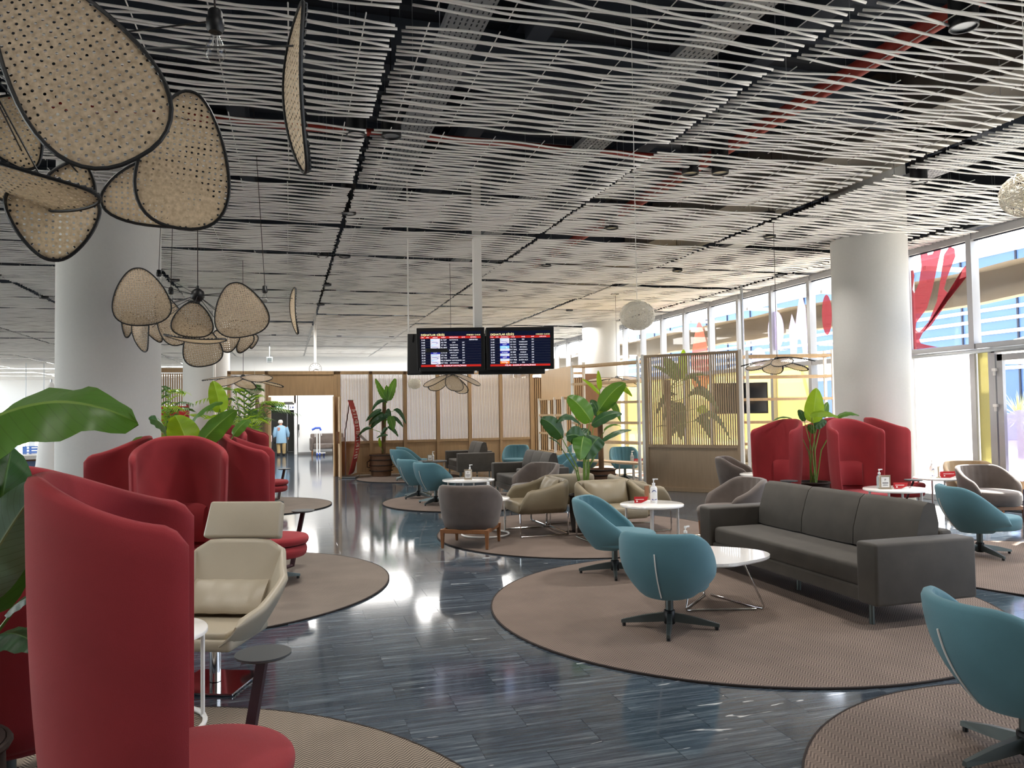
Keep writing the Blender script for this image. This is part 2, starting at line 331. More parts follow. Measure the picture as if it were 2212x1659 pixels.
LEAVES={
 'near':((-1.200,3.150,0.400),[
  ((-1.109,2.931,1.502),(-0.476,2.693,1.660),(-0.386,-0.521,0.762),0.40,0.12,0),
  ((-0.992,3.021,0.971),(-0.944,3.142,1.554),(0.219,-0.959,0.181),0.30,0.03,1),
  ((-1.030,3.011,1.023),(-0.776,2.885,1.440),(-0.091,-0.967,-0.238),0.24,0.03,2),
  ((-0.963,3.148,0.952),(-0.837,3.111,1.027),(-0.550,-0.444,0.708),0.07,0.02,1),
  ((-0.994,3.157,0.880),(-0.818,3.053,0.848),(-0.060,-0.381,0.922),0.16,0.03,1),
 ]),
 'mid':((-1.000,8.000,0.450),[
  ((-0.863,7.756,1.253),(-0.991,7.689,1.653),(0.211,-0.973,-0.096),0.34,0.05,3),
  ((-0.875,7.864,1.589),(-0.589,7.676,1.785),(-0.642,-0.212,0.736),0.17,0.05,0),
  ((-0.605,7.889,1.673),(-0.682,7.911,1.986),(0.055,-0.995,0.085),0.20,0.02,3),
  ((-0.789,7.734,1.373),(-0.464,7.639,1.700),(-0.339,-0.939,0.063),0.24,0.02,0),
  ((-1.094,7.928,1.522),(-1.187,7.643,1.631),(0.888,-0.119,0.444),0.16,0.03,1),
  ((-1.191,7.957,1.384),(-1.344,7.689,1.444),(0.448,-0.055,0.892),0.06,0.05,0),
  ((-0.661,7.801,1.288),(-0.448,7.635,1.255),(-0.477,-0.711,0.517),0.24,0.05,1),
  ((-0.512,8.070,1.443),(-0.350,8.127,1.609),(-0.192,-0.856,0.480),0.14,0.03,0),
 ]),
 'back':((2.350,20.250,0.500),[
  ((2.489,20.008,1.981),(2.207,20.091,2.550),(-0.067,-0.992,0.111),0.20,-0.04,0),
  ((2.501,20.005,1.957),(2.481,20.010,2.365),(-0.125,-0.992,0.008),0.20,0.00,0),
  ((2.524,19.998,1.957),(2.701,19.946,2.542),(-0.239,-0.971,-0.014),0.24,0.03,0),
  ((2.489,20.008,1.934),(2.064,19.924,1.700),(-0.225,-0.712,0.665),0.16,0.14,1),
  ((2.508,20.002,1.490),(2.522,19.998,1.765),(-0.125,-0.992,-0.008),0.20,0.00,1),
  ((2.659,19.958,1.739),(2.966,19.868,1.364),(0.230,-0.887,0.400),0.15,0.12,1),
  ((2.542,19.888,1.574),(2.616,19.762,1.206),(-0.189,-0.940,0.284),0.24,0.02,0),
  ((2.600,19.975,1.561),(2.896,19.889,1.281),(0.174,-0.873,0.455),0.12,0.05,1),
  ((2.506,20.003,1.299),(2.768,19.926,1.032),(0.081,-0.934,0.348),0.14,0.06,1),
  ((2.349,20.049,1.744),(1.933,20.171,1.440),(-0.517,-0.754,0.404),0.17,0.05,1),
  ((2.474,20.012,1.575),(2.058,20.134,1.234),(-0.368,-0.922,0.119),0.24,0.10,1),
  ((2.406,20.032,1.636),(2.013,20.148,1.343),(-0.444,-0.858,0.258),0.22,0.06,1),
  ((2.092,20.124,1.270),(1.735,20.229,1.036),(-0.500,-0.752,0.430),0.12,0.08,1),
  ((2.483,20.010,1.276),(2.320,20.057,1.039),(-0.380,-0.922,0.075),0.12,0.03,1),
  ((2.504,20.004,1.072),(2.205,20.091,1.005),(-0.346,-0.768,0.539),0.08,0.04,1),
  ((2.318,20.058,0.765),(2.286,20.068,1.028),(-0.112,-0.993,0.022),0.09,0.00,3),
 ]),
 'cen':((3.870,9.750,0.400),[
  ((3.951,9.679,1.481),(3.615,9.674,1.828),(-0.063,-0.995,-0.077),0.32,0.05,0),
  ((3.541,9.695,1.279),(3.208,9.585,1.539),(0.221,-0.967,-0.130),0.27,0.05,1),
  ((3.806,9.722,1.459),(3.439,9.621,1.491),(0.248,-0.680,0.690),0.15,0.10,1),
  ((3.944,9.681,1.438),(4.301,9.472,1.601),(-0.593,-0.687,0.420),0.20,0.05,1),
  ((3.788,9.519,1.253),(3.490,9.398,1.307),(0.377,-0.926,0.008),0.30,0.04,1),
  ((3.734,9.430,1.306),(3.610,9.258,1.011),(-0.217,-0.801,0.558),0.30,0.05,0),
  ((3.957,9.417,1.283),(3.721,9.330,1.009),(-0.154,-0.895,0.418),0.30,0.06,1),
  ((3.470,9.612,1.197),(3.292,9.560,1.301),(0.541,-0.489,0.684),0.06,0.02,1),
  ((4.066,9.646,1.217),(4.465,9.529,1.386),(-0.456,-0.573,0.681),0.10,0.04,1),
  ((3.910,9.691,1.232),(3.775,9.731,1.384),(-0.134,-0.981,0.137),0.24,0.02,1),
 ]),
 'tall':((6.050,14.350,0.400),[
  ((5.958,14.197,1.629),(6.378,13.866,2.167),(-0.610,-0.792,-0.011),0.42,0.08,0),
  ((6.337,14.086,2.093),(6.556,13.918,1.903),(-0.322,-0.862,0.392),0.14,0.05,3),
  ((5.920,14.208,1.529),(6.127,14.148,1.700),(-0.453,-0.858,0.242),0.20,0.03,3),
  ((6.119,14.150,1.765),(6.336,13.982,1.404),(-0.178,-0.929,0.324),0.20,0.15,0),
  ((6.029,14.281,1.953),(5.716,14.477,2.297),(-0.071,-0.893,0.445),0.10,0.03,3),
  ((5.983,14.190,2.043),(5.954,14.198,2.431),(-0.390,-0.921,-0.009),0.12,0.00,3),
  ((6.030,14.176,1.233),(6.384,14.072,1.319),(-0.336,-0.465,0.819),0.10,0.08,0),
  ((5.973,14.193,1.510),(5.849,14.333,1.863),(-0.277,-0.922,0.269),0.25,0.03,1),
 ]),
 'scr':((7.750,14.600,0.400),[
  ((8.047,14.731,2.264),(7.754,14.817,2.743),(-0.399,-0.914,-0.080),0.34,0.00,0),
  ((8.066,14.725,2.263),(8.147,14.702,2.916),(-0.473,-0.881,0.027),0.26,0.00,3),
  ((8.028,14.737,2.234),(7.513,14.887,2.579),(-0.007,-0.920,0.392),0.14,0.06,0),
  ((8.085,14.720,2.243),(8.638,14.558,2.363),(-0.337,-0.635,0.696),0.14,0.08,0),
  ((8.160,14.698,2.212),(8.552,14.583,1.949),(-0.008,-0.921,0.390),0.18,0.25,1),
  ((8.210,14.683,1.915),(8.874,14.488,1.549),(-0.136,-0.955,0.262),0.26,0.28,1),
  ((8.379,14.634,1.419),(9.079,14.429,0.985),(-0.118,-0.958,0.262),0.18,0.30,1),
  ((8.379,14.634,1.419),(8.663,14.550,0.991),(-0.340,-0.939,-0.043),0.30,0.20,1),
  ((7.965,14.755,1.958),(7.539,14.880,1.521),(-0.577,-0.737,0.352),0.18,0.18,1),
  ((7.980,14.751,1.771),(7.688,14.836,1.401),(-0.543,-0.804,0.243),0.20,0.14,1),
  ((7.911,14.771,1.220),(7.515,14.887,1.265),(-0.068,-0.557,0.828),0.08,0.06,1),
  ((8.028,14.737,1.790),(8.048,14.731,0.981),(-0.478,-0.878,-0.006),0.32,0.03,1),
  ((7.987,14.749,1.672),(7.870,14.783,1.063),(-0.469,-0.882,0.040),0.28,0.05,1),
  ((8.433,14.618,1.685),(8.579,14.575,1.446),(-0.355,-0.934,-0.049),0.24,0.04,3),
 ]),
 'right':((7.650,9.950,0.400),[
  ((7.605,9.859,1.398),(7.633,9.798,1.926),(-0.617,-0.785,-0.057),0.33,0.00,3),
  ((7.874,9.988,1.476),(8.031,10.046,1.724),(-0.467,-0.748,0.471),0.15,0.00,0),
  ((7.556,9.977,1.425),(7.467,10.003,1.603),(-0.335,-0.942,-0.030),0.13,0.02,1),
  ((7.424,9.703,1.519),(7.776,9.496,1.500),(-0.290,-0.562,0.774),0.17,0.05,3),
  ((7.886,9.672,1.477),(8.213,9.576,1.514),(-0.267,-0.636,0.724),0.11,0.05,0),
  ((7.441,10.011,1.420),(7.024,10.029,1.449),(0.032,-0.563,0.826),0.07,0.07,0),
  ((7.696,9.936,1.339),(7.874,9.884,1.434),(-0.439,-0.819,0.370),0.18,0.02,1),
  ((7.707,9.933,1.254),(7.595,9.966,1.369),(-0.370,-0.924,-0.097),0.14,0.00,1),
 ]),
}
LAMP_FAR=[
  ((-1.351,8.108,2.812),(-0.124,0.036,0.992),(0.982,0.147,0.117),0.282,0.258),
  ((-1.550,8.583,2.588),(-0.066,0.019,-0.998),(-0.981,-0.184,0.061),0.133,0.061),
  ((-1.360,8.214,2.454),(0.126,-0.037,-0.991),(-0.799,0.589,-0.124),0.174,0.108),
  ((-1.365,9.050,2.558),(0.490,-0.144,-0.860),(-0.872,-0.083,-0.483),0.118,0.070),
  ((-1.211,9.005,2.706),(-0.381,0.112,0.918),(0.924,0.080,0.374),0.304,0.150),
  ((-0.834,7.644,2.542),(0.051,-0.015,0.999),(0.992,0.114,-0.049),0.164,0.180),
  ((-0.794,7.528,2.342),(0.957,-0.281,-0.077),(0.277,0.959,-0.056),0.276,0.171),
  ((-0.810,8.157,2.350),(-0.206,0.060,0.977),(0.976,0.080,0.201),0.213,0.183),
  ((-0.455,8.262,2.727),(-0.221,0.065,0.973),(0.975,0.025,0.220),0.284,0.263),
  ((-0.612,8.725,2.451),(0.071,-0.021,-0.997),(-0.996,-0.063,-0.070),0.129,0.138),
  ((-0.447,8.885,2.442),(-0.463,0.136,-0.876),(-0.886,-0.085,0.456),0.127,0.081),
  ((-0.358,9.067,2.470),(-0.307,0.090,-0.947),(-0.951,-0.065,0.302),0.082,0.041),
  ((0.074,8.107,2.699),(0.071,-0.021,-0.997),(-0.171,0.985,-0.033),0.237,0.147),
]
LAMP_NEAR=[
  ((-0.574,2.357,2.643),(-0.534,0.157,0.831),(0.839,-0.025,0.544),0.327,0.183),
  ((-0.368,3.130,2.631),(0.077,-0.023,0.997),(0.988,0.139,-0.073),0.266,0.164),
  ((-0.518,3.591,2.620),(-0.001,0.000,1.000),(0.990,0.143,0.001),0.146,0.230),
  ((0.032,2.387,2.632),(0.038,-0.011,-0.999),(-0.159,0.987,-0.017),0.249,0.154),
  ((-1.113,3.661,2.857),(0.491,-0.144,-0.859),(-0.871,-0.107,-0.480),0.174,0.135),
  ((-0.876,2.966,2.452),(0.932,-0.273,-0.236),(0.210,0.942,-0.261),0.274,0.170),
  ((-0.806,3.363,2.569),(0.378,-0.111,0.919),(0.893,0.304,-0.331),0.092,0.090),
  ((-0.804,3.101,2.358),(0.006,-0.002,-1.000),(-0.968,-0.250,-0.005),0.138,0.146),
]
HUB_FAR=(-0.889,8.597,2.907)
HUB_NEAR=(-1.052,3.070,2.939)
BULBS_FAR=[(-1.423,9.692,3.315),(-1.245,9.327,3.058),(-0.221,8.610,2.992)]
BULBS_NEAR=[(-0.226,2.724,2.981),(-1.164,3.885,3.131)]
# ================================================================ the setting
def project(p):
    q = Vector(p) - Vector((0, 0, 1.65)); z = q.dot(Fw)
    return (1106 + 1661 * q.dot(R2) / z, 829.5 - 1661 * q.dot(U2) / z, z) if z > .2 else (-9e9, -9e9, z)
RUGS = [(3.63, 5.80, 2.06, 'rug_brown', 'large round brown rug under the long grey sofa'),
        (-.86, 8.0, 1.85, 'rug_grey', 'round brown rug under the red chairs behind the cream lounge chair'),
        (-1.13, 2.78, 2.05, 'rug_herring', 'round herringbone rug under the nearest red high-back chair'),
        (3.54, 2.02, 1.66, 'rug_brown', 'round brown rug under the nearest teal chair, cut by the frame'),
        (3.78, 9.79, 1.91, 'rug_brown', 'round brown rug under the four olive armchairs'),
        (3.2, 13.9, 1.56, 'rug_brown', 'round brown rug under two teal chairs and a white table before the slatted wall'),
        (2.94, 19.4, 1.3, 'rug_brown', 'farthest round brown rug, under teal chairs beside the basket planter'),
        (-.68, 14.63, 1.47, 'rug_grey', 'round brown rug under the farthest red high-back chairs'),
        (7.4, 5.9, 1.55, 'rug_brown', 'round brown rug under the teal chair behind the long sofa'),
        (7.65, 9.9, 1.6, 'rug_brown', 'round brown rug under the red chairs beside the window column')]
mb = MB(); mb.box((-9.6, 17.5, -.053), (40.8, 49, .1)); floor = struct('floor', mb, 'marble_floor')
mb = MB(); mb.box((0, 0, 0), (.597, .297, .004)); tile_me = proto_mesh('tile', mb, 'marble_tile')
cand = []
for j in range(4, 60):
    for i in range(-8, 18):
        x = i * .6 + (0 if j % 2 == 0 else .3); y = j * .3 + .15
        px, py, z = project((x, y, 0))
        if not (-60 < px < 2270 and 880 < py < 1720): continue
        if any((abs(x - a) + .25) ** 2 + (abs(y - b) + .1) ** 2 < r * r for a, b, r, _, _ in RUGS): continue
        if 3.9 < x < 4.9 and 4.9 < y < 7: continue
        cand.append((z, x, y))
cand.sort()
for z, x, y in cand[:300]: piece('tile', tile_me, (x, y, -.002), floor)
for k, (x, y, r, m, lab) in enumerate(RUGS):
    mb = MB(); mb.lathe([(0, .0), (r - .012, 0), (r - .012, .011), (0, .012)], 96)
    o = mb.build('round_rug', m); o.location = (x, y, .001); tag(o, lab, 'rug', 'round rugs on the marble floor')
    mb = MB(); mb.lathe([(r - .012, 0), (r, .001), (r, .011), (r - .012, .013)], 96, cap=False); mb.build('binding', 'rug_edge', o, True)
# carpeted zone inside the shelf dividers
mb = MB(); mb.box((8.9, 18.6, .004), (3.6, 7.6, .008)); struct('floor_carpet', mb, 'rug_grey')
# roof void
mb = MB(); mb.box((-6, 30, 6.1), (34.5, 76, .2)); struct('roof_slab', mb, 'void')
mb = MB()
for k in range(60): mb.box((2, 1.2 + k * .45, 5.96), (18, .12, .08))
struct('roof_deck_ribs', mb, 'void_beam')
for x in (-8, -4.2, -.6, 2.5, 5.1): 
    mb = MB(); mb.box((x, 22, 5.7), (.05, 46, .4)); mb.box((x, 22, 5.5), (.22, 46, .03)); mb.box((x, 22, 5.9), (.22, 46, .03)); struct('roof_beam', mb, 'void_beam')
for y in (7.9, 16.2, 24.5):
    mb = MB(); mb.box((0, y, 5.45), (22, .3, .5)); struct('roof_beam', mb, 'void_beam')
mb = MB(); mb.box((8.1, 18, 5.6), (1.3, 34, .8)); struct('roof_concrete_beam', mb, 'concrete')
mb = MB(); mb.tube([(5.6, 1, 5.08), (5.6, 38, 5.08)], .085, 12); mb.tube([(-3, 9.5, 5.12), (5.6, 9.5, 5.12)], .05, 10)
tag(mb.build('fire_pipe', 'red_pipe', None, True), 'red sprinkler pipe running above the white slatted ceiling', 'pipe')
for n, (x, y0, y1, zz) in enumerate(((1.5, 1.5, 30, 5.0), (3.75, 2, 30, 5.0), (8.6, 6, 26, 4.85))):
    t = thing('cable_tray', ('perforated cable tray above the ceiling, over the hanging departure screens', 'perforated cable tray above the ceiling, between the screens and the wire ball lamp', 'perforated cable tray above the ceiling along the window wall')[n], 'cable tray', (x, 0, zz), 0, 'cable trays above the ceiling')
    mb = MB(); mb.box((0, (y0 + y1) / 2, 0), (.36, y1 - y0, .004)); mb.box((-.18, (y0 + y1) / 2, .03), (.004, y1 - y0, .06)); mb.box((.18, (y0 + y1) / 2, .03), (.004, y1 - y0, .06)); mb.build('tray', 'galvanised', t)
    mb = MB()
    for j in range(int((min(y1, 13) - y0) / .075)):
        for i in range(7):
            if (i + j) % 2 == 0 or j % 3: mb.box((-.15 + i * .05, y0 + j * .075, -.002), (.012, .04, .003))
    o = mb.build('slots', 'void', t); o['kind'] = 'stuff'
# lattice ceiling of wavy rods
ceil = empty('ceiling'); ceil['kind'] = 'structure'
random.seed(11)
def rod_pts(x0, x1, y, amp, ph, n, zc, zs):
    out = []
    for i in range(n + 1):
        x = lerp(x0, x1, i / n)
        out.append((x, y + amp * sin(2 * pi * x / 1.1 + ph), zc + zs * (x - x0) + .006 * sin(2 * pi * x / 1.1 + ph + 1.3)))
    return out
panels = []
for j in range(-2, 30):
    for k in range(-7, 4):
        x0 = .8 + 3.1 * k + .04; x1 = x0 + 3.02
        if k == 3: x1 = x0 + .55
        y0 = 5.42 + 2.1 * j
        if k < -3 and x1 < -.42 * (y0 + 3) - 3: continue
        if y0 > 37 and x0 > -3: continue
        c = project(((x0 + x1) / 2, y0 + .95, 4.45))
        vis = any(-50 < project((a, b, 4.45))[0] < 2262 and -50 < project((a, b, 4.45))[1] < 900 for a in (x0, (x0 + x1) / 2, x1) for b in (y0, y0 + 1.9))
        panels.append((0 if vis else 1, (x0 ** 2 + y0 ** 2 if not vis else c[2]), x0, x1, y0))
panels.sort()
nrod = 0; rest = MB(); wires = MB(); hang = MB(); panel_ct = 0
mbs = None
for vis, dist, x0, x1, y0 in panels:
    far = dist > 22 or vis
    zc = 4.45 + random.uniform(-.025, .025); zs = random.uniform(-.008, .008); skew = random.uniform(-.02, .02)
    rows = [y0 + .045 + r * .079 + (.012 if r % 2 else -.012) + random.uniform(-.009, .009) for r in range(24)]
    par = None
    if not vis and nrod + 24 <= 300: par = empty('ceiling_panel', (0, 0, 0), 0, ceil)
    for r, y in enumerate(rows):
        amp = random.uniform(.014, .033) * (1 if r % 2 else -1); ph = random.uniform(-.6, .6) + (1.2 if (r // 6) % 2 else 0)
        e0 = random.uniform(-.05, .02); e1 = random.uniform(-.02, .05)
        pts = rod_pts(x0 + e0 * .5, x1 + e1 * .5, y, amp, ph, 6 if far and dist > 30 else (11 if far else 20), zc, zs)
        pts = [(a, b + skew * (a - x0), c) for a, b, c in pts]
        if par is not None:
            m1 = MB(); m1.tube(pts, .0112, 6); m1.build('rod', 'rod_white', par, True, recalc=False); nrod += 1
        else: rest.tube(pts, .0118, 3 if far else 5, cap=False)
    if dist < 34:
        for q in range(6):
            wx = x0 + .16 + q * .53
            if wx < x1: wires.tube([(wx, y0 - .03, zc + .012), (wx + .02, y0 + 1.93, zc + .012)], .0052, 4)
    if not vis and dist < 22:
        for wx in (x0 + .3, x1 - .3):
            for wy in (y0 + .3, y0 + 1.6): hang.tube([(wx, wy, zc), (wx, wy, 6.0)], .003, 3, cap=False)
o = rest.build('rod_field', 'rod_white', ceil, True, recalc=False); o['kind'] = 'stuff'
o = wires.build('cross_wires', 'wire_white', ceil, True, recalc=False); o['kind'] = 'stuff'
o = hang.build('hanger_wires', 'steel_grey', ceil, False, recalc=False); o['kind'] = 'stuff'
# columns
for n, (x, y) in enumerate(((-2.16, 10.8), (-2.1, 22.5), (9.5, 10.75), (9.85, 23.2))):
    mb = MB(); mb.lathe([(.6, 0), (.6, 6.0)], 64, (x, y, 0)); mb.lathe([(.608, 0), (.608, .08)], 64, (x, y, 0)); c = struct('column', mb, 'column_white', None, True)
    if n == 1:
        m2 = MB(); m2.tube([(x + .25, y - .60, 0), (x + .25, y - .60, 6)], .035, 10); m2.build('downpipe', 'white_paint', c, True)
# back and corridor walls
mb = MB(); mb.box((3.8, 39.1, 3), (15, .2, 6)); struct('wall_back', mb, 'wall_white')
mb = MB(); mb.box((-20, 64.1, 3.5), (40, .2, 2.0)); struct('wall_hall_end', mb, 'wall_white')
for k in range(26):
    w = empty('window_' + str(30 + k), (-30 + k * 1.1, 64, 0)); w['kind'] = 'structure'
    mb = MB(); mb.box((0, 0, .4), (.4, .2, 4.3)); mb.box((.55, 0, -.3), (.7, .08, .06)); mb.box((.55, 0, 1.15), (.7, .08, .06)); mb.box((.55, 0, 2.0), (.7, .08, .05)); mb.build('frame', 'wall_white', w)
    mb = MB(); mb.poly([(.2, .02, -1.7), (.2, .02, 2.5), (.9, .02, 2.5), (.9, .02, -1.7)]); mb.build('pane', 'glass', w)
wc = empty('wall_corridor', (0, 32.5, 0)); wc['kind'] = 'structure'
mb = MB(); mb.box((5.6, .1, 1.55), (10.4, .2, 3.1)); mb.box((.36, .75, 1.55), (.14, 1.5, 3.1)); mb.build('white_panel', 'wall_white', wc)
mb = MB(); mb.box((-.35, .1, 2.6), (1.4, .2, 1.0)); mb.build('lintel', 'warm_wall', wc)
mb = MB(); mb.box((-2.3, .1, 1.55), (2.4, .2, 3.1)); mb.build('white_panel', 'wall_white', wc)
mb = MB(); mb.box((-.35, 3.0, 1.3), (2.6, .1, 2.6)); mb.box((-1.15, 1.5, 1.3), (.1, 3, 2.6)); mb.box((.5, 1.7, 1.3), (.1, 2.6, 2.6)); mb.box((-.35, 1.6, 2.2), (1.6, 3, .05)); mb.build('dark_recess', 'recess_grey', wc)
mb = MB(); mb.box((.02, 2.4, 1.0), (.03, .03, 1.9)); mb.build('door_edge', 'steel_grey', wc)
mb = MB(); mb.box((5.6, -.01, .05), (10.4, .02, .1)); mb.build('skirting', 'steel_grey', wc)
# slatted partition
part = empty('wall_partition', (0, 20.96, 0)); part['kind'] = 'structure'
mb = MB(); mb.box((0, 0, 0), (.016, .04, 1.78)); slat_me = proto_mesh('slat', mb, 'oak')
mb = MB(); mb.box((0, 0, 1.39), (.085, .10, 2.78)); post_me = proto_mesh('post', mb, 'oak')
bays = [(-1.42, -.5), (1.33, 2.17), (2.17, 3.09), (3.09, 4.0), (4.0, 4.9), (4.9, 5.8), (5.8, 6.71)]
for x in sorted({a for b in bays for a in b} | {1.24}): piece('post', post_me, (x, 0, 0), part)
for a, b in bays:
    mb = MB(); mb.box(((a + b) / 2, .01, .45), (b - a - .08, .03, .78)); mb.build('wood_panel', 'oak', part)
    mb = MB(); mb.box(((a + b) / 2, 0, .87), (b - a - .08, .06, .07)); mb.build('rail', 'oak', part); mb = MB(); mb.box(((a + b) / 2, 0, .03), (b - a - .08, .06, .06)); mb.build('rail', 'oak', part)
    n = 26; w = b - a - .085
    for i in range(n): piece('slat', slat_me, (a + .0425 + (i + .5) * w / n, 0, 1.795), part)
mb = MB(); mb.box((2.65, 0, 2.735), (8.2, .1, .09)); mb.build('top_rail', 'oak', part)
mb = MB(); mb.box((.37, 0, 2.42), (1.66, .06, .56)); mb.build('door_header', 'oak', part)
d = empty('door_1', (0, 20.96, 0)); d['kind'] = 'structure'
mb = MB(); mb.box((-.43, .05, 1.05), (.07, .3, 2.1)); mb.box((1.19, -.1, 1.05), (.03, .3, 2.1)); mb.build('jamb', 'oak_light', d)
mb = MB(); mb.box((1.31, -.47, 1.04), (.045, .88, 2.08)); leaf = mb.build('door_leaf', 'oak_light', d)
mb = MB(); mb.box((1.27, -.75, 1.03), (.03, .12, .3)); mb.box((1.225, -.75, 1.03), (.02, .04, .34)); mb.build('door_handle', 'walnut_leg', leaf)
# solid batten wall right of the slats, and the wing left of the second column
bw = empty('wall_battens', (0, 0, 0)); bw['kind'] = 'structure'
mb = MB(); mb.box((7.5, 21.0, 1.3), (1.6, .04, 2.6)); mb.box((8.55, 20.9, 1.35), (.5, .06, 2.7)); mb.build('backing', 'oak_dark', bw)
mb = MB(); mb.box((0, 0, 0), (.035, .03, 2.5)); bat_me = proto_mesh('batten', mb, 'oak')
for i in range(26): piece('batten', bat_me, (6.78 + i * .06, 20.95, 1.32), bw)
mb = MB(); mb.box((7.5, 20.96, 2.72), (1.7, .08, .06)); mb.build('top_rail', 'oak', bw)
for i in range(34): piece('batten', bat_me, (-4.6 + i * .06, 23.6, 1.6), bw)
mb = MB(); mb.box((-3.6, 23.62, 2.95), (2.2, .1, .12)); mb.box((-4.7, 23.4, 1.45), (.12, .8, 2.9)); mb.build('frame', 'oak', bw)
# window wall
mb = MB(); mb.box((0, 0, 2.2), (.16, .10, 4.5)); mul_me = proto_mesh('mullion', mb, 'alu_frame')
mb = MB(); mb.box((0, .675, 2.58), (.13, 1.25, .10)); mb.box((0, .675, 4.40), (.14, 1.25, .14)); mb.box((0, .675, .05), (.12, 1.25, .1)); tr_me = proto_mesh('transom', mb, 'alu_frame')
mb = MB(); mb.box((.0, .065, 3.48), (.03, .03, 1.7)); mb.box((.0, .065, 1.3), (.03, .03, 2.45)); mb.box((0, .675, 4.32), (.03, 1.24, .02)); gas_me = proto_mesh('gasket', mb, 'gasket')
mb = MB(); mb.poly([(.02, .05, 2.62), (.02, .05, 4.34), (.02, 1.3, 4.34), (.02, 1.3, 2.62)]); up_me = proto_mesh('pane', mb, 'glass')
def low(m):
    b = MB(); b.poly([(.02, .05, .1), (.02, .05, 2.54), (.02, 1.3, 2.54), (.02, 1.3, .1)]); return proto_mesh('pane', b, m)
lows = {m: low(m) for m in ('glass', 'yellow_film', 'white_blind')}
for k in range(-13, 21):
    y = 9.9 + 1.35 * k
    w = empty('window_%d' % (k + 14), (10.8, y, 0)); w['kind'] = 'structure'
    piece('mullion', mul_me, (0, 0, 0), w); piece('transom', tr_me, (0, 0, 0), w); piece('gasket', gas_me, (0, 0, 0), w); piece('pane', up_me, (0, 0, 0), w)
    if k == -1: continue
    piece('pane', lows['yellow_film' if 3 <= k <= 9 else 'white_blind' if k in (0, -2) else 'glass'], (0, 0, 0), w)
mb = MB(); mb.box((10.75, 20, 5.2), (.3, 40, 1.4)); struct('wall_right', mb, 'void')
mb = MB(); mb.box((10.72, 22, 4.52), (.2, 34, .06)); struct('trim_1', mb, 'alu_frame')
mb = MB(); mb.tube([(10.66, 5, 2.50), (10.66, 11.2, 2.50)], .04, 8); tag(mb.build('blind_cassette', 'steel_grey', None, True), 'slim blind cassette under the transom above the bright white window', 'blind')
d2 = empty('door_2', (10.72, 9.9, 0)); d2['kind'] = 'structure'
mb = MB(); mb.box((.05, -.22, 1.27), (.01, .30, 2.5)); mb.build('side_pane', 'olive_film', d2)
mb = MB(); mb.box((0, -.42, 1.27), (.14, .12, 2.54)); mb.box((0, -.86, 2.50), (.14, .9, .1)); mb.build('door_frame', 'alu_frame', d2)
mb = MB(); mb.box((-.03, -.55, 1.22), (.06, .1, 2.4)); mb.box((-.03, -1.27, 1.22), (.06, .1, 2.4)); mb.box((-.03, -.91, 2.37), (.06, .8, .1)); mb.box((-.03, -.91, .1), (.06, .8, .16)); lf = mb.build('door_leaf', 'alu_frame', d2)
mb = MB(); mb.box((-.03, -.91, 1.25), (.012, .62, 2.2)); mb.build('pane', 'glass', lf)
for z in (.35, 1.62, 2.18):
    mb = MB(); mb.box((-.085, -.485, z), (.05, .07, .045), .006); mb.tube([(-.09, -.485, z - .09), (-.09, -.485, z - .02)], .018, 8); mb.build('hinge', 'white_paint', d2)
# decals on the upper panes
def decal(pts, m, y, z, label, s=1.0):
    mb = MB(); mb.prism([(a * s, b * s) for a, b in pts], .003, Matrix(((0, 0, 1, 0), (-1, 0, 0, 0), (0, 1, 0, 0), (0, 0, 0, 1))))
    o = mb.build('window_decal', m); o.location = (10.79, y, z); tag(o, label, 'decal', 'coloured stickers on the window wall')
def blob(rx, ry, n=24, k=0): return [(rx * cos(2 * pi * i / n) * (1 + k * sin(2 * pi * i / n)), ry * sin(2 * pi * i / n)) for i in range(n)]
coral = [(.0, .0), (.55, .0), (.30, .06), (.17, .10), (.14, .17), (.22, .28), (.42, .40), (.72, .70), (1.0, 1.02), (1.12, 1.28), (1.2, 1.34), (1.2, 1.18), (1.2, 1.14), (1.05, 1.12), (.93, .98), (.80, .92), (.72, 1.0), (.80, 1.2), (.98, 1.52), (.97, 1.66), (.87, 1.72), (.75, 1.60), (.66, 1.2), (.56, .8), (.36, .46), (.14, .30), (.06, .36), (.08, .48), (.34, .72), (.46, 1.0), (.62, 1.5), (.74, 1.84), (.60, 1.80), (.50, 1.66), (.40, 1.66), (.36, 1.8), (.22, 1.78), (.25, 1.5), (.18, 1.2), (.06, 1.02), (.02, 1.1), (.08, 1.35), (.05, 1.45), (.0, 1.45)]
decal(coral, 'decal_red', 11.18, 2.64, 'large red coral-shaped sticker on the upper pane beside the column', .98)
decal([(a * .5, b) for a, b in blob(.3, .42)], 'decal_red', 13.45, 3.55, 'red fin-shaped sticker on the pane left of the column')
decal(blob(.45, 1.0, 24, -.4), 'decal_orange', 18.6, 3.0, 'tall orange oval sticker on the far upper panes')
decal(blob(.30, .45), 'decal_pale', 15.2, 3.4, 'pale lilac oval sticker on the pane under the awning')
decal([(-.35, -1), (-.1, -1), (-.02, -.5), (.1, -.5), (.2, -1), (.4, -.9), (.35, .3), (.15, .8), (.0, .3), (-.1, -.1), (-.25, .2), (-.4, -.2)], 'decal_pale', 14.4, 3.55, 'pale lilac two-legged sticker on the pane under the awning', .8)
decal(blob(.28, .22), 'decal_pale', 15.9, 2.85, 'small pale sticker near the transom behind the flower lamp')
decal(blob(.35, .55, 20, .3), 'decal_pale', 9.15, 1.0, 'pale blue rounded sticker on the glass door')
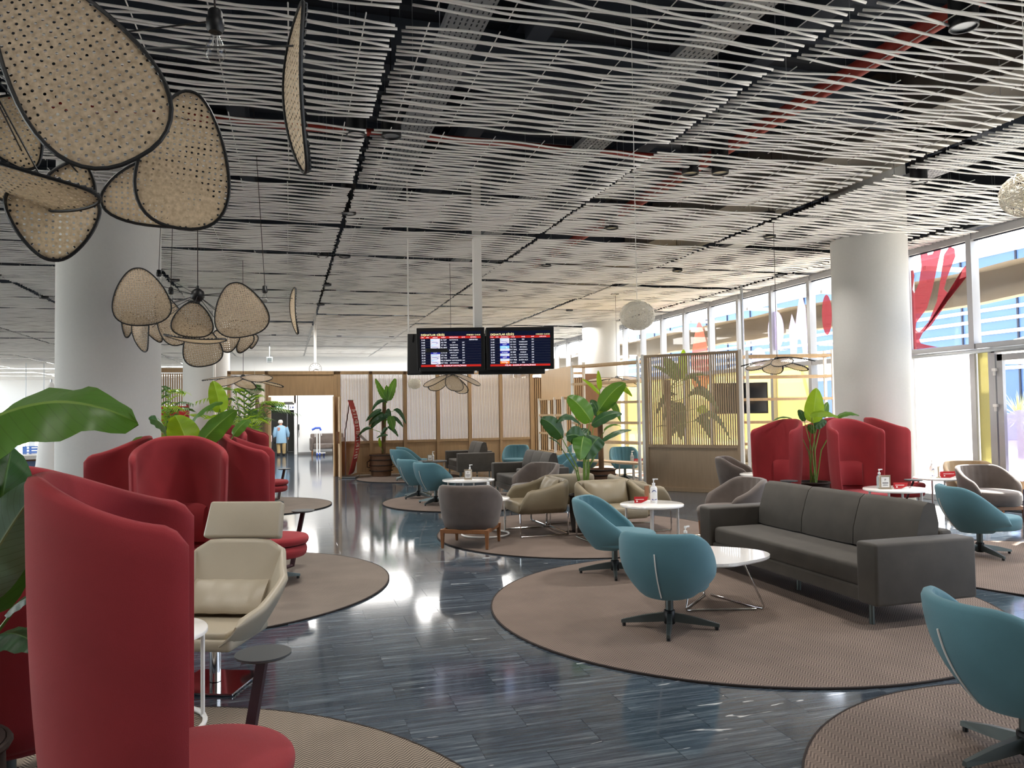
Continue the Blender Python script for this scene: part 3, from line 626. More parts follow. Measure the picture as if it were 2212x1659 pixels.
# outside
mb = MB(); mb.box((40, 20, -.15), (58.2, 90, .2)); struct('ground_outside', mb, 'paver')
mb = MB(); mb.box((-65, 20, -.15), (70, 90, .2)); struct('ground_outside', mb, 'paver')  # unseen ground, added to bounce sunlight in from the open left side
mb = MB(); mb.box((-20, 115, -1.9), (180, 101, .2)); struct('ground_outside', mb, 'paver')  # added to bounce sunlight up through the hall windows onto the ceiling
mb = MB(); mb.box((-13, 53, -1.8), (46, 23, .1)); struct('floor_lower', mb, 'marble_floor')
aw = thing('awning', 'long beige fabric awning hanging outside along the window wall', 'awning', (12.5, 20, 3.8))
rows = []
for i in range(41):
    y = -14 + i * .9; s = .03 * sin(i * 1.7)
    rows.append([(-.2, y, .36 + s), (.05, y, .34 + s), (.02, y, .12 - s), (-.06, y, -.05 + s), (-.02, y, -.24 + s), (.08, y, -.27 + s), (.1, y, -.1), (.2, y, .3)])
mb = MB(); mb.grid(rows, True, True); mb.build('fabric', 'canopy_beige', aw, True)
mb = MB()
for i in range(12): mb.box((.2, -14 + i * 3, .5), (1.6, .08, .08))
mb.build('rafters', 'white_paint', aw)
fb = thing('terminal_building', 'blue glazed building with white stripes across the forecourt', 'building', (33, 25, 0))
mb = MB(); mb.box((0, 0, 4.4), (2, 90, 8.8)); mb.build('glass_front', 'far_glass', fb)
for z in (3.3, 4.4, 5.0, 5.6, 6.1, 7.4, 8.9):
    mb = MB(); mb.box((-1.04, 0, z), (.1, 90, .16 if z < 8 else .5)); mb.build('stripe', 'far_stripe', fb)
mb = MB()
for i in range(30): mb.box((-1.03, -43 + i * 3, 4.4), (.06, .08, 8.8))
mb.build('joints', 'gasket', fb)
um = None
for i, (x, y) in enumerate(((17, 19), (17.5, 23), (18, 27.2), (17.6, 31.5), (19.5, 36), (18.5, 14.8))):
    lab = 'white square parasol outside the window wall, number %s along the row' % ('one', 'two', 'three', 'four', 'five', 'six')[i]
    if um is None:
        um = thing('garden_parasol', lab, 'parasol', (x, y, 0), 0, 'white parasols on the terrace outside')
        b = MB(); b.poly([(1.9, 1.9, 2.75), (-1.9, 1.9, 2.75), (0, 0, 3.5)]); b.poly([(-1.9, 1.9, 2.75), (-1.9, -1.9, 2.75), (0, 0, 3.5)]); b.poly([(-1.9, -1.9, 2.75), (1.9, -1.9, 2.75), (0, 0, 3.5)]); b.poly([(1.9, -1.9, 2.75), (1.9, 1.9, 2.75), (0, 0, 3.5)]); b.build('canopy', 'umbrella_white', um)
        b = MB(); b.tube([(0, 0, -.04), (0, 0, 3.5)], .04, 8); b.build('pole', 'steel_grey', um)
    else: dup(um, (x, y, 0), 0, lab)
yu = thing('yucca', 'spiky pale yucca plant outside the glass door', 'plant', (13.2, 11.2, -.05))
mb = MB(); mb.tube([(0, 0, 0), (.05, .02, .7), (0, 0, 1.4)], [.08, .06, .05], 8); mb.build('trunk', 'bark', yu)
mb = MB()
for i in range(90):
    a = random.uniform(0, 2 * pi); e = random.uniform(-.9, 1.4); L = random.uniform(.4, .7); dv = Vector((cos(a) * cos(e), sin(a) * cos(e), sin(e))); sv = dv.cross(Vector((0, 0, 1))).normalized() * .018
    p = Vector((0, 0, 1.45)); mb.poly([p - sv, p + sv, p + dv * L + Vector((0, 0, -.12 * L))])
o = mb.build('spikes', 'palm_far', yu); o['kind'] = 'stuff'

# added fill lights for the corridor behind the slats, the clock and the passage
def corridor_fill(x, y, z, sx, sy, p):
    d = bpy.data.lights.new('corridor_fill', 'AREA'); d.shape = 'RECTANGLE'; d.size = sx; d.size_y = sy; d.energy = p; d.color = (1, .97, .93)
    o = bpy.data.objects.new('corridor_fill', d); COL.objects.link(o); o.location = (x, y, z)
for x in (-.5, 3, 6.5, 9.5): corridor_fill(x, 27, 4.3, 2.0, 3, 200)
for x in (0, 4.5, 9): corridor_fill(x, 35.6, 4.3, 2.5, 2.5, 330)
for x in (0, 4.5, 8.5): corridor_fill(x, 23.2, 4.3, 1.5, 1.5, 90)
corridor_fill(-.35, 34.0, 2.15, .5, .8, 14)
corridor_fill(-.3, 31.2, 4.3, 1, 1, 60)

mb = MB(); mb.box((-9.6, -7.1, 3), (40.8, .2, 6)); struct('wall_front_unseen', mb, 'concrete')  # unseen wall added behind the camera, dark to cut frontal light
# ================================================================ furniture
def shell_rows(st, th, nz=9, groove=None, taper_end=.1):
    """st: list of (px,py,nx,ny,u,zb,zt,flare(f))"""
    rows = []
    for px, py, nx, ny, u, zb, zt, fl in st:
        a = abs(u); e = 1 if a < 1 - taper_end else sqrt(max(.06, 1 - ((a - 1 + taper_end) / taper_end) ** 2))
        t = th * e; mid = -th / 2; o = mid + t / 2; i_ = mid - t / 2; row = []; H = zt - zb
        zz = lambda f: zb + t * .4 + (H - t * .9) * f
        for k in range(nz + 1): f = k / nz; q = fl(f) + o; row.append((px + nx * q, py + ny * q, zz(f)))
        for ang in (45, 90, 135): q = fl(1) + mid + t / 2 * cos(radians(ang)); row.append((px + nx * q, py + ny * q, zz(1) + t / 2 * sin(radians(ang))))
        for k in range(nz, -1, -1):
            f = k / nz; g = groove(u, f) if groove else 0; q = fl(f) + i_ + g; row.append((px + nx * q, py + ny * q, zz(f)))
        q = fl(0) + mid; row.append((px + nx * q, py + ny * q, zb))
        rows.append(row)
    return rows
def tub_stations(rx, ry, phi, n, zt, zb, fl, sq=1.0):
    st = []
    for i in range(n + 1):
        u = -1 + 2 * i / n; p = pi + u * radians(phi); c, s = cos(p), sin(p)
        X = rx * math.copysign(abs(c) ** sq, c); Y = ry * math.copysign(abs(s) ** sq, s)
        nx, ny = c / rx, s / ry; L = sqrt(nx * nx + ny * ny); nx, ny = nx / L, ny / L
        if sq < 1:
            m = max(abs(c), abs(s)); nx, ny = (math.copysign(abs(c) ** (2 - sq), c), math.copysign(abs(s) ** (2 - sq), s)); L = sqrt(nx * nx + ny * ny); nx, ny = nx / L, ny / L
        st.append((X, Y, nx, ny, u, zb(u), zt(u), (lambda f, u=u: fl(f, u))))
    return st
def disc_cushion(r, z0, z1, sx=1, sy=1, c=(0, 0), rnd=.03, name='seat', m='teal_fabric', parent=None, bottom=.9):
    mb = MB(); prof = [(0, z0), (r * bottom, z0)]
    for k in range(7):
        a = -pi / 2 + k * pi / 6; zc = (z0 + rnd if a < 0 else z1 - rnd); prof.append((r - rnd + rnd * cos(a), zc + rnd * sin(a)))
    prof += [(r * .5, z1 + .006), (0, z1 + .008)]
    mb.lathe(prof, 40, (c[0], c[1], 0), sx, sy); return mb.build(name, m, parent, True)
def star_base(t, top, m='dark_steel', R=.36, rot=0.5, n=4):
    mb = MB(); mb.tube([(0, 0, .09), (0, 0, top)], .03, 16); mb.build('column', m, t, True)
    mb = MB(); mb.lathe([(.036, .03), (.042, .035), (.042, .13), (.036, .135)], 20); mb.build('hub', 'black_metal', t, True)
    for k in range(n):
        a = rot + k * 2 * pi / n; mb = MB(); d = Vector((cos(a), sin(a), 0)); s = Vector((-sin(a), cos(a), 0))
        rows = []
        for r, w, z0, z1 in ((.03, .022, .05, .115), (.2, .02, .035, .085), (R, .014, .022, .045)):
            p = d * r; rows.append([p - s * w + Vector((0, 0, z0)), p + s * w + Vector((0, 0, z0)), p + s * w * .7 + Vector((0, 0, z1)), p - s * w * .7 + Vector((0, 0, z1))])
        mb.grid(rows, True, True); L = mb.build('leg', m, t)
        mb = MB(); mb.tube([d * (R - .02) + Vector((0, 0, 0)), d * (R - .02) + Vector((0, 0, .024))], .014, 8); mb.build('foot', 'black_plastic', L)
def make_teal(label, loc, rz, group='teal swivel chairs', base=.35):
    t = thing('swivel_tub_chair', label, 'chair', loc, rz, group)
    zt = lambda u: .755 - .30 * sst(.26, 1.02, abs(u)) - .10 * max(0, (abs(u) - .8) / .2) ** 2
    zb = lambda u: .245 + .015 * abs(u) + .06 * max(0, (abs(u) - .8) / .2) ** 2
    fl = lambda f, u: -.12 * (1 - f) ** 2.3 + (.075 * f * (1 - sst(.1, .75, abs(u)))) + .012 * sin(pi * f)
    gr = lambda u, f: (-.010 + .022 * abs(sin((u / .30) * pi * 2.5)) ** .5 * sst(.05, .3, f)) if abs(u) < .30 else 0
    mb = MB(); mb.grid(shell_rows(tub_stations(.345, .345, 128, 72, zt, zb, fl), .06, 10, gr, .07), True, True); sh = mb.build('shell', 'teal_fabric', t, True)
    disc_cushion(.30, .285, .43, 1.1, .93, (.085, 0), .035, 'seat', 'teal_fabric', t, .6)
    mb = MB(); pts = [(-.345 - .004 - (-.12 * (1 - f) ** 2.3 + .075 * f + .012 * sin(pi * f)), .003, .269 + .456 * f) for f in [k / 16 for k in range(0, 13)]]
    mb.tube(pts, .005, 5); z = mb.build('zipper', 'rod_white', t); z['label'] = 'pale zip line down the back'
    star_base(t, .275, rot=base); return t
def make_velvet(label, loc, rz, m='taupe_velvet', group='velvet tub chairs'):
    t = thing('velvet_tub_chair', label, 'chair', loc, rz, group)
    zt = lambda u: .76 - .20 * sst(.35, .95, abs(u)) - .14 * max(0, (abs(u) - .84) / .16) ** 2
    zb = lambda u: .215 + .05 * max(0, (abs(u) - .85) / .15) ** 2
    fl = lambda f, u: -.06 * (1 - f) ** 1.6 + .03 * f * (1 - abs(u))
    gr = lambda u, f: (.012 * abs(sin(u / .35 * pi * 3)) * sst(.1, .4, f)) if abs(u) < .35 else 0
    mb = MB(); mb.grid(shell_rows(tub_stations(.385, .385, 126, 64, zt, zb, fl, .93), .07, 9, gr, .08), True, True); mb.build('shell', m, t, True)
    disc_cushion(.325, .24, .435, 1.12, .95, (.09, 0), .05, 'seat', m, t, .9)
    mb = MB(); mb.box((.0, .27, .205), (.62, .03, .05), .005); mb.box((.0, -.27, .205), (.62, .03, .05), .005); mb.box((-.30, 0, .205), (.03, .56, .05), .005); mb.box((.30, 0, .205), (.03, .56, .05), .005); mb.build('frame', 'walnut_leg', t)
    for x in (-.29, .29):
        for y in (-.27, .27):
            mb = MB(); mb.box((x * 1.02, y * 1.02, .115), (.05, .05, .23), .004, None, 1, .6); mb.build('leg', 'walnut_leg', t)
    return t
def make_cube(label, loc, rz, pillow=True):
    t = thing('sled_armchair', label, 'armchair', loc, rz, 'olive leather armchairs around the plant')
    zt = lambda u: .73 - .12 * sst(.28, .85, abs(u)) - .22 * max(0, (abs(u) - .85) / .15) ** 2
    zb = lambda u: .30 + .03 * max(0, (abs(u) - .88) / .12) ** 2
    fl = lambda f, u: -.03 * (1 - f) + .012 * sin(pi * f)
    st = []
    hx, hy, rc = .34, .42, .16; path = []
    path += [(lerp(.36, -hx + rc, k / 10), hy) for k in range(11)]
    path += [(-hx + rc - rc * sin(a), hy - rc + rc * cos(a)) for a in [pi / 2 * k / 8 for k in range(1, 9)]]
    path += [(-hx, lerp(hy - rc, -hy + rc, k / 10)) for k in range(1, 11)]
    path += [(-hx + rc - rc * cos(a), -hy + rc - rc * sin(a)) for a in [pi / 2 * k / 8 for k in range(1, 9)]]
    path += [(lerp(-hx + rc, .36, k / 10), -hy) for k in range(1, 11)]
    path = path[::-1]
    L = [0]
    for a, b in zip(path, path[1:]): L.append(L[-1] + sqrt((a[0] - b[0]) ** 2 + (a[1] - b[1]) ** 2))
    for i, (x, y) in enumerate(path):
        a = path[max(0, i - 1)]; b = path[min(len(path) - 1, i + 1)]; tx, ty = b[0] - a[0], b[1] - a[1]; q = sqrt(tx * tx + ty * ty)
        nx, ny = ty / q, -tx / q
        if nx * x + ny * y < 0 and x < .1: nx, ny = -nx, -ny
        if abs(y) > .4: nx, ny = 0, math.copysign(1, y)
        u = -1 + 2 * L[i] / L[-1]; st.append((x, y, nx, ny, u, zb(u), zt(u), (lambda f, u=u: fl(f, u))))
    mb = MB(); mb.grid(shell_rows(st, .085, 8, None, .07), True, True); mb.build('shell', 'olive_leather', t, True)
    mb = MB(); mb.box((.03, 0, .37), (.68, .66, .15), .045, None, 3); mb.build('seat', 'olive_leather', t, True)
    if pillow:
        rows = []
        for i in range(13):
            a = -1 + i / 6; row = []
            for k in range(16):
                b = 2 * pi * k / 16; w = (1 - abs(a) ** 4) ** .5 if abs(a) < 1 else .05; w = max(.08, w)
                row.append((-.16 + .075 * w * cos(b) - .10 * sin(b) * .5, a * .29, .57 + .16 * sin(b) * (.9 + .1 * a * a) + .01 * cos(b) * sin(a * 9)))
            rows.append(row)
        mb = MB(); mb.grid(rows, True, True); mb.build('pillow', 'olive_leather', t, True)
    for y in (-.36, .36):
        mb = MB(); mb.tube([(-.30, y, .31), (-.30, y, .018), (.35, y, .018), (.35, y, .31)], .013, 8); mb.build('leg_loop', 'chrome', t)
    mb = MB(); mb.tube([(-.29, -.35, .03), (-.29, .35, .03)], .011, 8); mb.build('crossbar', 'chrome', t); return t
def make_red(label, loc, rz, table=True, group='red high-back swivel chairs'):
    t = thing('high_back_chair', label, 'chair', loc, rz, group)
    R = .38; path = []
    path += [(.10 - .10 * k / 3, -R) for k in range(3)]
    path += [(-R * sin(a), -R * cos(a)) for a in [pi * k / 44 for k in range(45)]]
    path += [(.10 * k / 3, R) for k in range(1, 4)]
    n = len(path); st = []
    for i, (x, y) in enumerate(path):
        u = -1 + 2 * i / (n - 1); a = abs(u)
        nx, ny = (x / R, y / R) if x < 0 else (0, math.copysign(1, y))
        zt = 1.455 - .155 * sst(.12, 1.05, a) - .06 * max(0, (a - .9) / .1) ** 2.5
        st.append((x, y, nx, ny, u, .30, zt, (lambda f, u=u: -.05 * (1 - f) ** 3 + .018 * f)))
    mb = MB(); mb.grid(shell_rows(st, .06, 12, None, .05), True, True); mb.build('shell', 'red_fabric', t, True)
    disc_cushion(.34, .25, .37, 1, 1, (.09, 0), .05, 'seat_base', 'red_fabric', t, .62)
    disc_cushion(.335, .37, .45, 1, .97, (.11, 0), .035, 'seat', 'red_fabric', t, .95)
    rows = []
    for i in range(13):
        a = radians(-48 + 8 * i); e = 1 - .35 * abs(i / 6 - 1) ** 6; row = []
        for z, dr in ((.48, .0), (.50, -.06), (.60, -.085), (.74, -.08), (.82, -.06), (.845, -.02), (.83, .0), (.60, .005)):
            r = .32 + dr * e; row.append((-r * cos(a), r * sin(a), .48 + (z - .48) * (.75 + .25 * e)))
        rows.append(row)
    mb = MB(); mb.grid(rows, True, True); mb.build('lumbar_cushion', 'red_fabric', t, True)
    star_base(t, .29, 'dark_steel', .37, .3)
    if table:
        mb = MB(); a = Vector((.26, .42, .06)); b = Vector((.37, .585, .60)); d = (b - a); s = Vector((.6, -.4, 0)).normalized() * .022; w = d.cross(s).normalized() * .012
        mb.grid([[a - s - w, a + s - w, a + s + w, a - s + w], [b - s - w, b + s - w, b + s + w, b - s + w]], True, True); mb.tube([(0, 0, .07), (.26, .42, .07)], .02, 8); mb.build('table_post', 'maroon_metal', t)
        mb = MB(); mb.lathe([(0, .596), (.105, .598), (.118, .606), (.118, .614), (0, .615)], 36, (.37, .585, 0)); mb.build('table_top', 'graphite_top', t, True)
    return t
def make_sofa(label, loc, rz, L, nb, group='long dark grey sofas'):
    t = thing('sofa', label, 'sofa', loc, rz, group); D = .93; h = L / 2
    mb = MB(); mb.box((0, 0, .215), (D - .06, L - .3, .11), .015); mb.box((-D / 2 + .07, 0, .44), (.13, L - .42, .42), .03); mb.build('frame', 'grey_suede', t)
    for s in (-1, 1):
        mb = MB(); mb.box((0, s * (h - .11), .39), (D, .21, .46), .025, None, 3); mb.build('armrest', 'grey_suede', t, True)
    mb = MB(); mb.box((.06, 0, .345), (D - .2, L - .44, .17), .035, None, 3); mb.build('seat_cushion', 'grey_suede', t, True)
    w = (L - .44) / nb
    for i in range(nb):
        rows = []; y0 = -h + .22 + i * w
        for j in range(9):
            v = j / 8; y = y0 + .004 + (w - .008) * v; e = 1 - abs(2 * v - 1) ** 6 * .35; row = []
            for x, z in ((-.30, .43), (-.09, .44), (-.10, .58), (-.15, .74), (-.19, .84), (-.24, .875), (-.31, .86), (-.345, .70), (-.32, .5)):
                cx_, cz_ = -.22, .65; k = .93 + .07 * e; row.append((cx_ + (x - cx_) * (.80 + .20 * e), y, cz_ + (z - cz_) * k))
            rows.append(row)
        mb = MB(); mb.grid(rows, True, True); mb.build('back_cushion', 'grey_suede', t, True)
    for x, y in ((.38, h - .16), (.38, -h + .16), (-.36, h - .16), (-.36, -h + .16), (.2, 0)):
        mb = MB(); mb.tube([(x, y, 0), (x, y, .17)], .02, 10); mb.build('leg', 'dark_steel', t)
    return t
def round_table(label, loc, r, h, kind='legs', m='white_gloss', group='round white tables'):
    t = thing('round_table', label, 'table', loc, 0, group)
    mb = MB(); mb.lathe([(0, h - .028), (r - .012, h - .028), (r, h - .022), (r, h - .006), (r - .006, h), (0, h)], 48); mb.build('table_top', m, t, True)
    if kind == 'legs':
        for k in range(4):
            a = pi / 4 + k * pi / 2 + .3; mb = MB(); mb.tube([(cos(a) * r * .8, sin(a) * r * .8, 0), (cos(a) * r * .8, sin(a) * r * .8, h - .02)], .014, 10); mb.build('leg', 'white_paint', t, True)
    elif kind == 'ring':
        mb = MB(); mb.loop([(r * .95 * cos(2 * pi * k / 40), r * .95 * sin(2 * pi * k / 40), .014) for k in range(40)], .013, 8); mb.build('ring_base', 'white_paint', t, True)
        for a in (.3, 2.4, 4.5):
            mb = MB(); mb.tube([(cos(a) * r * .93, sin(a) * r * .93, .01), (cos(a) * r * .93, sin(a) * r * .93, h - .02)], .011, 8); mb.build('leg', 'white_paint', t, True)
    else:
        for k in range(3):
            a = .4 + k * 2 * pi / 3; b = a + .55; mb = MB(); R = r * .86
            mb.tube([(cos(a) * r * .6, sin(a) * r * .6, h - .02), (cos(a) * R, sin(a) * R, .03), (cos((a + b) / 2) * R * .9, sin((a + b) / 2) * R * .9, .012), (cos(b) * R * .6, sin(b) * R * .6, .012), (0, 0, .012)], .0085, 8); mb.build('wire_leg', 'chrome', t, True)
    return t
# --- teal chairs
A = radians
tl = make_teal('nearest teal swivel chair, cut off by the right frame edge', (3.25, 2.78, .014), A(-12), base=.2)
make = lambda lab, x, y, deg: dup(tl, (x, y, .014), A(deg), lab)
make('teal swivel chair seen from behind, zip line facing the viewer, beside the low oval table', 2.74, 5.25, 49)
make('teal swivel chair showing its pleated inside, behind the chair with the zip', 3.14, 7.15, -34)
make('teal swivel chair in profile behind the right arm of the long sofa', 7.22, 6.65, -22)
make('teal swivel chair nearer of two at the white table before the slatted wall', 2.55, 13.65, 35)
make('teal swivel chair with pleats, half hidden behind its twin before the slatted wall', 2.42, 14.75, 25)
make('teal swivel chair in front of the basket planter', 2.8, 18.75, 25)
make('teal swivel chair mostly hidden, right behind the one at the basket planter', 3.12, 19.95, 10)
make('teal tub chair behind the back of the smaller dark sofa, left one of two', 5.6, 18.9, -120)
make('teal tub chair behind the smaller dark sofa, right one of two', 7.05, 19.2, 160)
make('teal tub chair seen through the shelf post, left of the large plant', 5.25, 14.75, 180)
make('teal tub chair with pleats facing the table inside the shelf divider', 7.5, 16.4, -105)
make('teal tub chair seen from its side behind the plant, inside the shelf divider', 6.85, 17.25, 150)
# --- sofas
make_sofa('longest dark grey sofa with three back cushions, in front of the red chairs', (4.585, 5.94, .014), pi, 2.52, 3)
make_sofa('dark grey two-seat sofa farthest back, against the slatted wall', (4.45, 19.15, .014), pi, 1.62, 2)
make_sofa('dark grey sofa behind the olive armchairs, partly hidden by a velvet chair', (4.35, 13.85, .014), pi, 1.95, 3)
s4 = make_sofa('dark plum sofa end cut off at the right frame edge', (8.85, 6.2, .014), pi, 1.85, 2)
for o in s4.children:
    if 'leg' not in o.name: o.data.materials[0] = MATS['plum_fabric']
# --- velvet chairs
vl = make_velvet('taupe velvet chair with wooden legs, turned with its back to the viewer', (2.17, 9.28, .014), A(61))
vd = lambda lab, x, y, deg: dup(vl, (x, y, .014), A(deg), lab)
vd('taupe velvet chair between the dark sofa and the left olive armchair', 3.93, 12.15, -150)
vd('taupe velvet chair in front of the solid wood foot of the slatted screen', 7.72, 12.05, -42)
vd('taupe velvet chair with its back to the left arm of the long sofa', 5.28, 8.4, 176)
vd('taupe velvet chair on the right, in front of the tan one by the windows', 9.45, 8.52, -100)
make_velvet('tan velvet chair behind a taupe one by the glass door', (10.12, 9.4, .0), A(-115), 'tan_velvet', None)
# --- olive armchairs
make_cube('olive leather armchair facing left, chrome sled legs, left of the central plant', (3.22, 9.85, .014), pi)
make_cube('olive leather armchair facing the viewer with a slumped pillow', (3.92, 8.98, .014), A(-88))
make_cube('olive leather armchair facing right, behind the table with the white bottle', (4.62, 9.72, .014), A(-8), False)
make_cube('olive leather armchair at the back of the plant, only its top showing', (3.85, 10.62, .014), A(92), False)
# --- red chairs
rd = make_red('nearest red high-back chair, filling the lower left corner', (-.42, 2.9, .014), A(5))
rr = lambda lab, x, y, deg: dup(rd, (x, y, .014), A(deg), lab)
rr('red high-back chair behind the dark leaves at the left frame edge', -1.15, 3.82, 90)
rr('red high-back chair facing the viewer, behind the cream lounge chair', -.90, 7.27, -82)
rr('red high-back chair facing left, beside the big white column', -1.62, 7.95, 180)
rr('red high-back chair facing right with its round side table, second group', -.24, 7.95, -3)
rr('red high-back chair at the back of the second group, mostly hidden by leaves', -.86, 8.72, 90)
rr('red high-back chair facing right in the farthest group, before the doorway', -.42, 14.6, 0)
rr('red high-back chair facing the viewer in the farthest group', -1.05, 13.9, -90)
rr('red high-back chair at the back of the farthest group', -1.05, 15.3, 90)
rr('red high-back chair facing left in the group by the window column', 6.92, 9.85, 192)
rr('red high-back chair facing the viewer in the group by the window column', 7.68, 9.02, -94)
make_red('red high-back chair facing the windows, partly behind its neighbour, by the column', (8.93, 9.72, .014), A(-18), False)
rr('red high-back chair hidden behind the plant by the window column', 8.35, 10.72, 100)
# --- cream lounge chair
lg = thing('lounge_chair', 'cream leather lounge chair with headrest, lumbar pillow and chrome pedestal', 'chair', (-.43, 5.12, 0), A(-112))
def slab(name, quad, th, parent, r=.018):
    mb = MB(); P = [Vector(p) for p in quad]; nn = (P[1] - P[0]).cross(P[2] - P[0]).normalized() * th
    a = [mb.b.verts.new(p) for p in P]; b = [mb.b.verts.new(p + nn) for p in P]; mb.b.faces.new(a[::-1]); mb.b.faces.new(b)
    for i in range(len(P)): mb.b.faces.new((a[i], a[(i + 1) % len(P)], b[(i + 1) % len(P)], b[i]))
    bmesh.ops.bevel(mb.b, geom=mb.b.edges[:], offset=r, segments=3, profile=.5, affect='EDGES'); return mb.build(name, 'cream_leather', parent, True)
slab('headrest', [(-.345, .265, .84), (-.345, -.265, .84), (-.43, -.25, 1.07), (-.43, .25, 1.07)], .075, lg)
half = [(.365, .275), (.30, .285), (.18, .30), (.06, .308), (-.06, .308), (-.12, .30), (-.165, .275), (-.19, .235), (-.20, .19), (-.205, .10), (-.207, 0)]
path = [(x, -y) for x, y in half] + half[-2::-1]
st = []; n = len(path)
for i, (x, y) in enumerate(path):
    a = path[max(0, i - 1)]; b = path[min(n - 1, i + 1)]; tx, ty = b[0] - a[0], b[1] - a[1]; q = sqrt(tx * tx + ty * ty); nx, ny = -ty / q, tx / q
    if nx * (x - .1) + ny * y < 0: nx, ny = -nx, -ny
    k = min(i, n - 1 - i); zt = (.45, .485, .525, .56, .60, .635, .69, .77, .825, .832, .832)[k]; zb = (.33, .30, .285, .285, .285, .29, .30, .315, .32, .32, .32)[k]
    st.append((x, y, nx, ny, -1 + 2 * i / (n - 1), zb, zt, (lambda f, c=abs(nx), d=abs(ny), k=k: f * (.165 * c * (.4 + .6 * (k > 6)) + (.095 if k > 1 else .05) * d) - .05 * (1 - f) ** 2)))
mb = MB(); mb.grid(shell_rows(st, .055, 8, None, .03), True, True); so = mb.build('shell', 'cream_leather', lg, True)
slab('seat', [(.345, .265, .37), (-.22, .25, .355), (-.22, -.25, .355), (.345, -.265, .37)], -.075, lg, .025)
slab('seat_cushion', [(.33, .235, .405), (-.18, .235, .385), (-.18, -.235, .385), (.33, -.235, .405)], -.045, lg, .016)
rows = []
for i in range(13):
    a = -1 + i / 6; w = max(.1, (1 - abs(a) ** 5)) ** .5; rows.append([(-.15 + .07 * w * cos(b) - .09 * sin(b), a * .245, .50 + .09 * sin(b) + .006 * sin(a * 11) * cos(b)) for b in [2 * pi * k / 16 for k in range(16)]])
mb = MB(); mb.grid(rows, True, True); mb.build('pillow', 'cream_leather', lg, True)
mb = MB(); mb.tube([(0, 0, .02), (0, 0, .30)], .035, 20); mb.build('column', 'chrome', lg, True)
mb = MB(); mb.box((0, 0, .010), (.42, .42, .014), .004); mb.build('base_plate', 'chrome', lg)
# --- tables
round_table('white table edge peeking out between the nearest red chair and the cream lounge chair', (-.72, 4.45, .014), .31, .51, 'ring')
round_table('white table with the red card and the pump bottle beside the olive armchairs', (3.97, 7.98, .014), .36, .56, 'legs')
round_table('white table on a ring foot behind the taupe velvet chair seen from behind', (2.52, 9.95, .014), .33, .49, 'ring')
round_table('white table with the framed card, before the dark sofa and teal chairs', (2.98, 12.9, .014), .45, .48, 'legs')
round_table('white table in front of the red chairs by the window column', (7.2, 7.82, .014), .37, .61, 'legs')
round_table('white table beside the velvet chair at the slatted screen', (7.45, 10.95, .014), .36, .55, 'legs')
round_table('white table at the bright window behind the velvet chairs', (9.35, 9.3, .0), .34, .56, 'legs')
round_table('white table with a bottle inside the shelf divider', (7.2, 15.3, .014), .38, .48, 'legs')
round_table('dark table before the farthest sofa', (3.5, 19.1, .014), .36, .42, 'legs', 'graphite_top', None)
ov = thing('wire_leg_table', 'low rounded triangular table with bent chrome wire legs before the long sofa', 'table', (3.43, 5.72, .014))
mb = MB(); pts = [(.40 * (1 + .10 * cos(3 * a + .6)) * cos(a), .40 * (1 + .10 * cos(3 * a + .6)) * sin(a)) for a in [2 * pi * k / 60 for k in range(60)]]
mb.prism(pts, .02, Matrix.Translation((0, 0, .40))); mb.prism([(x * .96, y * .96) for x, y in pts], .012, Matrix.Translation((0, 0, .389))); mb.build('table_top', 'white_gloss', ov)
for k in range(3):
    a = -.75 + k * 2 * pi / 3; c, s = cos(a), sin(a); d = Vector((-s, c, 0)); R = Vector((c, s, 0))
    mb = MB(); mb.tube([R * .22 - d * .05 + Vector((0, 0, .39)), R * .37 + Vector((0, 0, .03)), R * .36 + Vector((0, 0, .008)), R * .30 + d * .02 + Vector((0, 0, .008)), -R * .12 + d * .30 + Vector((0, 0, .008))], .008, 8); mb.build('wire_leg', 'chrome', ov, True)
# --- inside the dividers: pale sofas
for n, (x, y, rz) in enumerate(((9.3, 17.2, -150), (9.6, 14.6, -140))):
    t = make_cube(('pale armchair glimpsed behind the table inside the shelf divider', 'pale armchair glimpsed between the shelf and the red chairs')[n], (x, y, .014), A(rz))
    t['group'] = 'pale armchairs by the yellow windows'
round_table('small table before the pale armchair behind the red chairs', (9.3, 13.5, .0), .3, .6, 'legs')
